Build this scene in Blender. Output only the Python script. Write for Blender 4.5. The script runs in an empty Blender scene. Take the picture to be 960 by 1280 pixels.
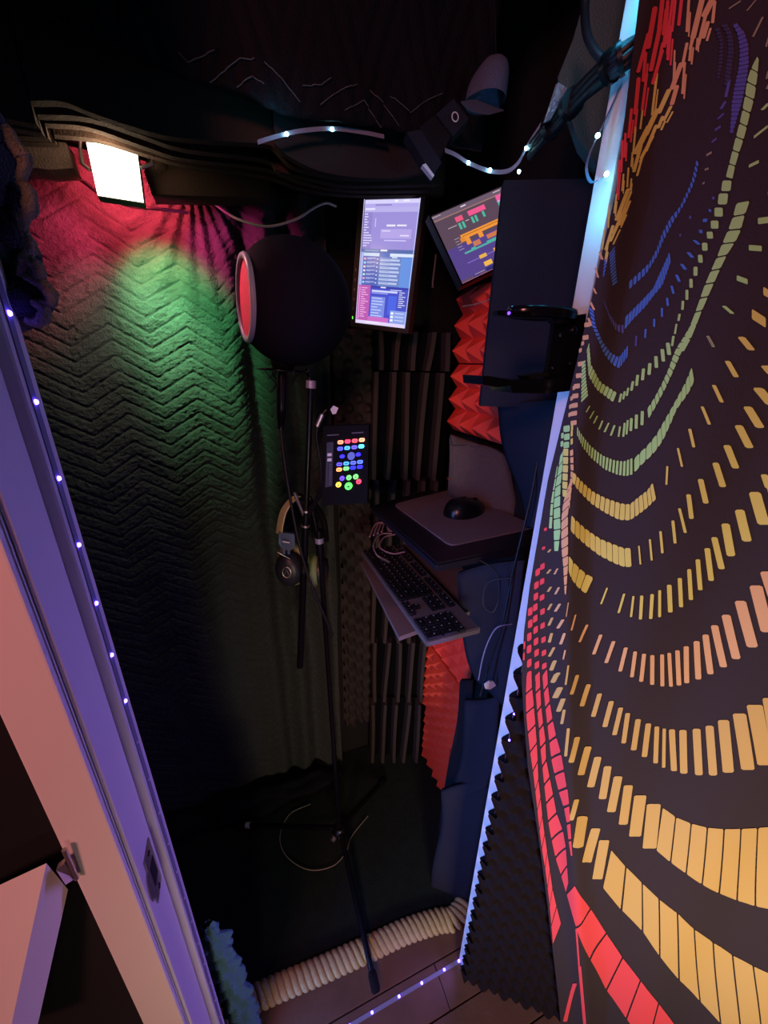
import bpy, bmesh, math, random
import numpy as np
from mathutils import Vector, Matrix, noise
random.seed(7)
SC = bpy.context.scene
COL = SC.collection

# ------------------------------------------------------------------ camera
F, CX, CY, EYE = 480.0, 480.0, 640.0, 1.5
YAW = math.radians(21.5)
_nad = np.array([456 - CX, -(1876 - CY), -F]); _up = -_nad / np.linalg.norm(_nad)
_f = np.array([0, 0, -1.0]); _fh = _f - _up * _f.dot(_up); _fh /= np.linalg.norm(_fh)
_rt = np.cross(_fh, _up)
ROT = (np.outer([math.sin(YAW), math.cos(YAW), 0], _fh) + np.outer([math.cos(YAW), -math.sin(YAW), 0], _rt)
       + np.outer([0, 0, 1.0], _up))
cam_d = bpy.data.cameras.new('camera'); cam = bpy.data.objects.new('camera', cam_d); COL.objects.link(cam)
cam_d.sensor_fit = 'AUTO'; cam_d.sensor_width = 36.0; cam_d.lens = F / 1280 * 36.0; cam_d.clip_start = 0.01
mw = Matrix([list(ROT[i]) + [[0, 0, EYE][i]] for i in range(3)] + [[0, 0, 0, 1]])
cam.matrix_world = mw
SC.camera = cam
SC.view_settings.view_transform = 'Standard'; SC.view_settings.look = 'None'
SC.view_settings.gamma = 1.0; SC.view_settings.use_curve_mapping = False
SC.view_settings.exposure = 0.0

# ------------------------------------------------------------------ world + lights
W = bpy.data.worlds.new('world'); SC.world = W; W.use_nodes = True
W.node_tree.nodes['Background'].inputs[0].default_value = (0.004, 0.004, 0.008, 1)
W.node_tree.nodes['Background'].inputs[1].default_value = 1.0

def light(kind, name, loc, color, power, size=0.02, size_y=None, target=None, spot=None, blend=0.5, spread=None):
    d = bpy.data.lights.new(name, kind); d.color = color; d.energy = power
    if kind == 'AREA':
        d.size = size
        if size_y: d.shape = 'RECTANGLE'; d.size_y = size_y
        if spread: d.spread = math.radians(spread)
    else:
        d.shadow_soft_size = size
    if kind == 'SPOT':
        d.spot_size = math.radians(spot); d.spot_blend = blend
    o = bpy.data.objects.new(name, d); COL.objects.link(o); o.location = loc
    if target is not None:
        o.rotation_euler = (Vector(target) - Vector(loc)).to_track_quat('-Z', 'Y').to_euler()
    return o

# unseen room light behind the viewer; pink fill added to tint the casing
light('AREA', 'unseen_room_light', (-0.15, -1.25, 0.80), (1.0, 0.75, 0.58), 5.6, 0.35, target=(0.66, 0.1, 0.60), spread=74)
light('AREA', 'pink_casing_fill', (-0.75, -0.75, 1.95), (1.0, 0.33, 0.33), 14, 0.25, target=(-0.15, 0.34, 0.95))
# the LED strips round the door frame
light('AREA', 'led_strip_left_glow', (-0.142, 0.405, 0.76), (0.13, 0.32, 1.0), 4.2, 0.008, 1.5, target=(0.40, 0.41, 0.76), spread=110)
light('AREA', 'led_strip_right_glow', (0.396, 0.400, 0.72), (0.30, 0.17, 1.0), 1.5, 0.008, 1.4, target=(-0.15, 0.40, 0.72), spread=125)
for z in (1.66, 1.82):
    light('POINT', 'led_cyan_glow', (0.372, 0.385, z), (0.05, 0.55, 1.0), 0.13, 0.01)
light('POINT', 'led_top_glow', (0.33, 0.55, 1.71), (0.10, 0.60, 1.0), 0.07, 0.01)
light('POINT', 'led_top_glow', (0.10, 0.66, 1.80), (0.15, 0.65, 1.0), 0.03, 0.01)
# the RGB work lamp on the back wall: one chip per colour
light('SPOT', 'lamp_green_chip', (-0.128, 0.905, 1.745), (0.20, 1.0, 0.36), 13.0, 0.02, target=(-0.085, 1.06, 1.60), spot=74, blend=0.75)
light('SPOT', 'lamp_green_chip', (-0.128, 0.905, 1.745), (0.30, 1.0, 0.42), 12.0, 0.02, target=(-0.080, 1.06, 1.50), spot=44, blend=0.95)
light('SPOT', 'lamp_red_chip', (-0.135, 0.948, 1.785), (1.0, 0.05, 0.10), 8, 0.02, target=(-0.135, 1.06, 1.795), spot=140, blend=0.7)
light('SPOT', 'lamp_red_chip', (-0.160, 0.930, 1.750), (1.0, 0.05, 0.16), 6.5, 0.02, target=(-0.31, 1.05, 1.68), spot=72, blend=0.8)
light('SPOT', 'lamp_red_chip', (-0.105, 0.930, 1.750), (1.0, 0.06, 0.34), 5.5, 0.02, target=(0.04, 1.05, 1.715), spot=60, blend=0.8)
light('SPOT', 'lamp_amber_chip', (-0.128, 0.895, 1.742), (1.0, 0.92, 0.70), 6.0, 0.02, target=(-0.20, 1.06, 1.50), spot=88, blend=1.0)
light('POINT', 'lamp_front_chip', (-0.135, 0.865, 1.800), (1.0, 0.66, 0.42), 0.45, 0.02)
light('SPOT', 'lamp_red_chip', (-0.110, 0.870, 1.765), (1.0, 0.28, 0.42), 2.2, 0.02, target=(0.04, 0.78, 1.60), spot=50, blend=0.6)

# ------------------------------------------------------------------ helpers
def lin(c):
    if isinstance(c, str):
        c = tuple(int(c[i:i + 2], 16) / 255 for i in (0, 2, 4))
    return tuple((x / 12.92 if x <= 0.04045 else ((x + 0.055) / 1.055) ** 2.4) for x in c) + (1.0,)

MATS = {}
def mat(name, color='808080', rough=0.6, metal=0.0, bump=0.0, bscale=200.0, emit=None, estr=1.0, vary=0.0, vscale=8.0, sheen=0.0, spec=0.4, vcol=False):
    if name in MATS: return MATS[name]
    m = bpy.data.materials.new(name); m.use_nodes = True
    nt = m.node_tree; b = nt.nodes['Principled BSDF']
    c = lin(color)
    b.inputs['Base Color'].default_value = c
    b.inputs['Roughness'].default_value = rough; b.inputs['Metallic'].default_value = metal
    b.inputs['Specular IOR Level'].default_value = spec
    if sheen: b.inputs['Sheen Weight'].default_value = sheen
    if vcol:
        a = nt.nodes.new('ShaderNodeVertexColor'); a.layer_name = 'Col'
        b.inputs['Base Color'].default_value = (0.01, 0.01, 0.01, 1)
        nt.links.new(a.outputs['Color'], b.inputs['Emission Color']); b.inputs['Emission Strength'].default_value = estr
    if emit:
        b.inputs['Emission Color'].default_value = lin(emit); b.inputs['Emission Strength'].default_value = estr
    if bump or vary:
        tc = nt.nodes.new('ShaderNodeTexCoord')
    if bump:
        n = nt.nodes.new('ShaderNodeTexNoise'); n.inputs['Scale'].default_value = bscale; n.inputs['Detail'].default_value = 3
        bp = nt.nodes.new('ShaderNodeBump'); bp.inputs['Strength'].default_value = bump; bp.inputs['Distance'].default_value = 0.004
        nt.links.new(tc.outputs['Object'], n.inputs['Vector']); nt.links.new(n.outputs['Fac'], bp.inputs['Height'])
        nt.links.new(bp.outputs['Normal'], b.inputs['Normal'])
    if vary:
        n2 = nt.nodes.new('ShaderNodeTexNoise'); n2.inputs['Scale'].default_value = vscale; n2.inputs['Detail'].default_value = 4
        mx = nt.nodes.new('ShaderNodeMix'); mx.data_type = 'RGBA'
        nt.links.new(tc.outputs['Object'], n2.inputs['Vector'])
        mx.inputs[6].default_value = tuple(x * (1 - vary) for x in c[:3]) + (1,)
        mx.inputs[7].default_value = tuple(min(1, x * (1 + vary)) for x in c[:3]) + (1,)
        nt.links.new(n2.outputs['Fac'], mx.inputs[0]); nt.links.new(mx.outputs[2], b.inputs['Base Color'])
    MATS[name] = m
    return m

def ray(x, y):
    return ROT @ np.array([x - CX, -(y - CY), -F])
def atY(x, y, Y): d = ray(x, y); return Vector(np.array([0, 0, EYE]) + d * (Y / d[1]))
def atX(x, y, X): d = ray(x, y); return Vector(np.array([0, 0, EYE]) + d * (X / d[0]))
def atZ(x, y, Z): d = ray(x, y); return Vector(np.array([0, 0, EYE]) + d * ((Z - EYE) / d[2]))
def atR(x, y, R): d = ray(x, y); return Vector(np.array([0, 0, EYE]) + d * (R / math.hypot(d[0], d[1])))

class MB:
    """collects shapes, then links them as one mesh object"""
    def __init__(s): s.v, s.f, s.sm = [], [], []
    def add(s, v, f, smooth=False):
        o = len(s.v); s.v += [tuple(p) for p in v]; s.f += [tuple(i + o for i in q) for q in f]; s.sm += [smooth] * len(f); return s
    def box(s, c, d, rot=None, bev=0.0):
        bm = bmesh.new(); bmesh.ops.create_cube(bm, size=1)
        bmesh.ops.scale(bm, verts=bm.verts, vec=d)
        if bev: bmesh.ops.bevel(bm, geom=bm.edges[:], offset=bev, segments=2, affect='EDGES', profile=0.6)
        if rot is not None: bmesh.ops.transform(bm, matrix=rot.to_4x4(), verts=bm.verts)
        bmesh.ops.translate(bm, verts=bm.verts, vec=c)
        return s.bm(bm)
    def bm(s, bm, smooth=False):
        bm.verts.index_update()
        s.add([v.co[:] for v in bm.verts], [[v.index for v in f.verts] for f in bm.faces], smooth); bm.free(); return s
    def span(s, a, b, bev=0.0):
        a, b = Vector(a), Vector(b)
        return s.box((a + b) / 2, [abs(x) for x in (b - a)], None, bev)
    def tube(s, pts, r, n=10, cap=True, smooth=True):
        pts = [Vector(p) for p in pts]; k = len(pts)
        rr = r if isinstance(r, (list, tuple)) else [r] * k
        vs, fs, prev = [], [], None
        for i, p in enumerate(pts):
            t = (pts[min(i + 1, k - 1)] - pts[max(i - 1, 0)]).normalized()
            if prev is None:
                a = Vector((0, 0, 1)) if abs(t.z) < 0.9 else Vector((1, 0, 0)); u = t.cross(a).normalized()
            else:
                u = (prev - t * prev.dot(t)).normalized()
            prev = u; w = t.cross(u)
            for j in range(n):
                a = 2 * math.pi * j / n; vs.append(p + (u * math.cos(a) + w * math.sin(a)) * rr[i])
        for i in range(k - 1):
            for j in range(n):
                fs.append((i * n + j, i * n + (j + 1) % n, (i + 1) * n + (j + 1) % n, (i + 1) * n + j))
        s.add(vs, fs, smooth)
        if cap:
            s.add(vs[:n], [tuple(range(n))[::-1]]); s.add(vs[-n:], [tuple(range(n))])
        return s
    def lathe(s, prof, n=32, M=None, smooth=True):
        """prof: (radius, height) pairs turned round z, then moved by M"""
        vs, fs = [], []
        for r, h in prof:
            for j in range(n):
                a = 2 * math.pi * j / n; vs.append(Vector((r * math.cos(a), r * math.sin(a), h)))
        for i in range(len(prof) - 1):
            for j in range(n):
                fs.append((i * n + j, i * n + (j + 1) % n, (i + 1) * n + (j + 1) % n, (i + 1) * n + j))
        if M is not None: vs = [M @ v for v in vs]
        return s.add(vs, fs, smooth)
    def prism(s, poly, ext):
        """flat polygon (3D points) pushed along ext"""
        poly = [Vector(p) for p in poly]; ext = Vector(ext); n = len(poly)
        vs = poly + [p + ext for p in poly]
        fs = [tuple(range(n)), tuple(range(2 * n - 1, n - 1, -1))] + [(i, n + i, n + (i + 1) % n, (i + 1) % n) for i in range(n)]
        return s.add(vs, fs)
    def grid(s, fn, nu, nv, smooth=True):
        vs = [fn(i / nu, j / nv) for j in range(nv + 1) for i in range(nu + 1)]
        fs = [(j * (nu + 1) + i, j * (nu + 1) + i + 1, (j + 1) * (nu + 1) + i + 1, (j + 1) * (nu + 1) + i) for j in range(nv) for i in range(nu)]
        return s.add(vs, fs, smooth)
    def mesh(s, name, m):
        me = bpy.data.meshes.new(name); me.from_pydata([tuple(v) for v in s.v], [], s.f)
        me.polygons.foreach_set('use_smooth', s.sm)
        me.materials.append(m)
        bm = bmesh.new(); bm.from_mesh(me)
        bmesh.ops.recalc_face_normals(bm, faces=bm.faces); bm.to_mesh(me); bm.free(); me.update()
        return me
    def build(s, name, m, parent=None, **props):
        o = bpy.data.objects.new(name, s.mesh(name, m)); COL.objects.link(o)
        if parent is not None: attach(o, parent)
        for k, v in props.items(): o[k] = v
        return o

def attach(o, parent):
    """parent without moving: the child keeps its world place"""
    o.parent = parent; o.matrix_parent_inverse = world_of(parent).inverted()
def world_of(o):
    m = o.matrix_basis.copy()
    if o.parent is not None: m = world_of(o.parent) @ o.matrix_parent_inverse @ m
    return m
def thing(name, label, cat, loc, group=None):
    o = bpy.data.objects.new(name, None); COL.objects.link(o); o.location = loc; o.empty_display_size = 0.02
    o['label'] = label; o['category'] = cat
    if group: o['group'] = group
    return o
def tag(o, label, cat, group=None):
    o['label'] = label; o['category'] = cat
    if group: o['group'] = group
    return o
def struct(mb, name, m, parent=None):
    o = mb.build(name, m, parent)
    if parent is None: o['kind'] = 'structure'
    return o
def copy_part(src, parent, M):
    """a copy sharing mesh data, put at world matrix M under parent"""
    c = src.copy(); COL.objects.link(c); c.parent = None; c.matrix_basis = M
    if parent is not None: attach(c, parent)
    return c
def solid(o, th, off=-1.0):
    md = o.modifiers.new('thickness', 'SOLIDIFY'); md.thickness = th; md.offset = off; return o
def subsurf(o, n=1):
    md = o.modifiers.new('smooth', 'SUBSURF'); md.levels = n; md.render_levels = n; return o
def curve_pts(pts, n=8):
    """Catmull-Rom through the points"""
    P = [Vector(p) for p in pts]; P = [P[0] * 2 - P[1]] + P + [P[-1] * 2 - P[-2]]; out = []
    for i in range(1, len(P) - 2):
        for k in range(n):
            t = k / n; a, b, c, d = P[i - 1], P[i], P[i + 1], P[i + 2]
            out.append(0.5 * ((2 * b) + (c - a) * t + (2 * a - 5 * b + 4 * c - d) * t * t + (3 * b - a - 3 * c + d) * t ** 3))
    out.append(P[-2]); return out
def frame(ex, ey, ez, o):
    return Matrix([[ex[i], ey[i], ez[i], o[i]] for i in range(3)] + [[0, 0, 0, 1]])
def nz(x, y, z, s): return noise.noise(Vector((x * s, y * s, z * s)))

# ------------------------------------------------------------------ materials
M_white = mat('white_paint', 'd9d3cf', 0.45, bump=0.06, bscale=60)
M_blackwall = mat('black_wall', '0b0b0d', 0.9)
M_black = mat('black_plastic', '0d0d10', 0.35)
M_matt = mat('matt_black', '0c0c10', 0.8, bump=0.3, bscale=400, spec=0.12)
M_foam = mat('charcoal_foam', '2b2a2c', 0.95, bump=0.5, bscale=500, spec=0.1)
M_foamd = mat('dark_foam', '1c1c21', 0.95, bump=0.5, bscale=500, spec=0.1)
M_navy = mat('navy_foam', '25252e', 0.9, bump=0.4, bscale=500, spec=0.06)
M_red = mat('red_foam', 'f4503c', 0.9, bump=0.4, bscale=500, spec=0.1)
M_orange = mat('orange_red_foam', 'd84e36', 0.9, bump=0.4, bscale=500, spec=0.1)
M_felt = mat('grey_felt', '5c504a', 0.95, bump=0.6, bscale=300, vary=0.25, vscale=120, spec=0.1)
M_brownfelt = mat('brown_black_felt', '3a302a', 0.95, bump=0.5, bscale=300, spec=0.1)
M_quilt = mat('moving_blanket', '3a3d3a', 0.85, bump=0.8, bscale=260, vary=0.3, vscale=90, spec=0.2)
M_quiltd = mat('dark_quilt', '0a0b12', 0.85, bump=0.6, bscale=260, spec=0.2)
M_stitch = mat('pale_stitching', '55585f', 0.8)
M_steel = mat('brushed_steel', 'b9b2aa', 0.3, 0.9)
M_pole = mat('black_gloss_metal', '14141a', 0.25, 0.5)
M_pvc = mat('white_plastic', 'cfcfd6', 0.4)
M_carpet = mat('green_black_carpet', '212a26', 1.0, bump=0.8, bscale=700, vary=0.35, vscale=60, spec=0.05)
M_led_v = mat('violet_led', 'ffffff', 0.4, emit='5a3cff', estr=45)
M_led_c = mat('cyan_led', 'ffffff', 0.4, emit='9df4ff', estr=22)
M_tape = mat('led_ribbon', '77778c', 0.6)
# ------------------------------------------------------------------ the setting
M_wood = mat('dark_oak_boards', '5e4639', 0.4, bump=0.25, bscale=40, vary=0.35, vscale=14)
fl = MB().span((-1.7, -1.6, -0.06), (1.7, 1.15, -0.02)); floor = struct(fl, 'floor', M_blackwall)
i = 0
y = 0.605
while y > -0.5:
    x = -1.6 + (0.37 * i) % 0.6
    while x < 1.5:
        b = MB().span((x, y - 0.086, -0.02), (min(x + 0.9, 1.6) - 0.002, y - 0.0015, 0.0), 0.0012)
        b.build('plank', M_wood, floor); x += 0.9
    y -= 0.0875; i += 1
struct(MB().span((-0.72, 1.085, -0.02), (0.72, 1.15, 2.14)), 'wall_back', M_blackwall)
struct(MB().span((-0.72, 0.44, -0.02), (-0.66, 1.085, 2.14)), 'wall_left', M_blackwall)
struct(MB().span((0.64, 0.438, -0.02), (0.70, 1.085, 2.14)), 'wall_right', M_blackwall)
struct(MB().span((-0.72, 0.345, 2.14), (0.72, 1.15, 2.18)), 'ceiling', M_blackwall)
wf = MB().span((-1.6, 0.350, 0), (-0.209, 0.44, 2.14)); wf.span((0.447, 0.413, 0), (1.6, 0.437, 2.14)); wf.span((-0.209, 0.350, 2.045), (0.427, 0.44, 2.14))
struct(wf, 'wall_front', M_blackwall)
# left door frame: casing, jamb and stop
tl = MB()
tl.span((-0.165, 0.3405, 0), (-0.2085, 0.425, 2.04))
trim = struct(tl, 'trim_1', M_white)
MB().span((-0.2080, 0.333, 0), (-0.1655, 0.3400, 2.045), 0.002).build('casing', M_white, trim)
MB().span((-0.1645, 0.3425, 0), (-0.1605, 0.399, 2.04), 0.0015).build('jamb_board', M_white, trim)
MB().span((-0.1640, 0.3995, 0), (-0.1505, 0.427, 2.04), 0.0025).build('stop_moulding', M_white, trim)
# strike plate on the jamb
sp = MB(); sp.span((-0.1606, 0.358, 0.850), (-0.1585, 0.388, 0.935), 0.001)
sp.prism([(-0.1590, 0.358, 0.868), (-0.1590, 0.350, 0.872), (-0.1590, 0.347, 0.885), (-0.1590, 0.347, 0.900), (-0.1590, 0.350, 0.913), (-0.1590, 0.358, 0.917)], (-0.0015, 0, 0))
plate = sp.build('strike_plate', M_steel, trim, label='steel strike plate let into the jamb')
MB().span((-0.1588, 0.364, 0.875), (-0.1580, 0.381, 0.910)).build('latch_hole', M_blackwall, plate)
for z in (0.858, 0.927):
    MB().lathe([(0.0001, 0.0012), (0.003, 0.001), (0.0035, 0)], 12, Matrix.Translation((-0.1584, 0.373, z)) @ Matrix.Rotation(math.pi / 2, 4, 'Y')).build('screw', M_pole, plate)
# right door frame
tr = MB().span((0.405, 0.386, 0), (0.4255, 0.412, 2.04), 0.0015); struct(tr, 'trim_2', M_white)
th = MB().span((-0.2085, 0.340, 2.0405), (0.4255, 0.412, 2.06)); struct(th, 'trim_3', M_white)

# the open door, behind foam and tapestry.  s runs along the door from its hinge, n towards the viewer
P0 = Vector((0.372, 0.362, 0)); DV = Vector((0.8, -0.6, 0)); NV = Vector((-0.6, -0.8, 0))
def onDoor(s, z, n): return P0 + DV * s + NV * n + Vector((0, 0, z))
dm = MB(); dm.prism([onDoor(0.05, 0.012, -0.040), onDoor(0.66, 0.012, -0.040), onDoor(0.66, 0.012, -0.070), onDoor(0.05, 0.012, -0.070)], (0, 0, 2.01))
struct(dm, 'door_1', M_white)
# egg crate foam on the door
PITCH = 0.052
def crate(u, v):
    z = 0.006 + v * 1.07
    s0 = 0.008 + 0.0075 * math.cos(2 * math.pi * z / PITCH)
    s = 0.008 + (s0 - 0.008) * max(0, 1 - u * 14) + u * 0.66
    b = math.cos(2 * math.pi * (z / PITCH)) * math.cos(2 * math.pi * (s - 0.008) / PITCH)
    return onDoor(s, z, -0.037 + 0.0125 * (1 + b))
ef = MB().grid(crate, 120, 220)
def crateb(u, v):
    z = 0.006 + v * 1.07; s0 = 0.008 + 0.0075 * math.cos(2 * math.pi * z / PITCH)
    return onDoor(s0 + u * 0.66, z, -0.039)
ef.grid(crateb, 2, 220)
M_egg = mat('black_egg_crate_foam', '1a1517', 0.95, bump=0.5, bscale=500, spec=0.1)
tag(ef.build('egg_crate_foam', M_egg), 'black egg crate foam sheet on the open door below the patterned tapestry', 'foam')

# ------------------------------------------------------------------ tapestry over the door
FZ = [0.067, 0.473, 0.702, 0.894, 1.085, 1.255, 1.407, 1.524, 1.635, 1.746]
FS = [0.292, 0.195, 0.144, 0.104, 0.066, 0.035, 0.017, 0.014, 0.012, -0.002]
EDGE = [(0.0110, 0.2451), (0.189, 0.2056), (0.366, 0.1645), (0.513, 0.1301), (0.648, 0.0973), (0.852, 0.0457), (0.960, 0.0238), (1.040, 0.0087), (1.129, -0.0003),
        (1.204, -0.0034), (1.364, -0.0045), (1.472, 0.0009), (1.569, 0.0052), (1.658, 0.0083), (1.804, -0.0035), (1.96, -0.004)]
def rip(s, z):
    d = s - float(np.interp(z, FZ, FS))
    return 0.014 * math.exp(-(d / 0.018) ** 2) + 0.004 * math.sin(s * 38 + z * 2) * min(1, max(0, d / 0.08)) + 0.003 * math.sin(s * 17 - z * 5)
def cloth(u, v):
    z = 0.015 + v * 1.93
    e = float(np.interp(z, [a[0] for a in EDGE], [a[1] for a in EDGE]))
    s = e + (0.68 - e) * u
    return onDoor(s, z, rip(s, z))
M_tap = mat('charcoal_tapestry_cloth', '352f33', 0.9, bump=0.25, bscale=600, spec=0.1)
def clothb(u, v):
    return cloth(u, v) - NV * 0.0012
tap = tag(MB().grid(cloth, 160, 300).grid(clothb, 160, 300).build('tapestry', M_tap), 'charcoal wall tapestry with rings of coloured bars hung over the open door', 'tapestry')
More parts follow.
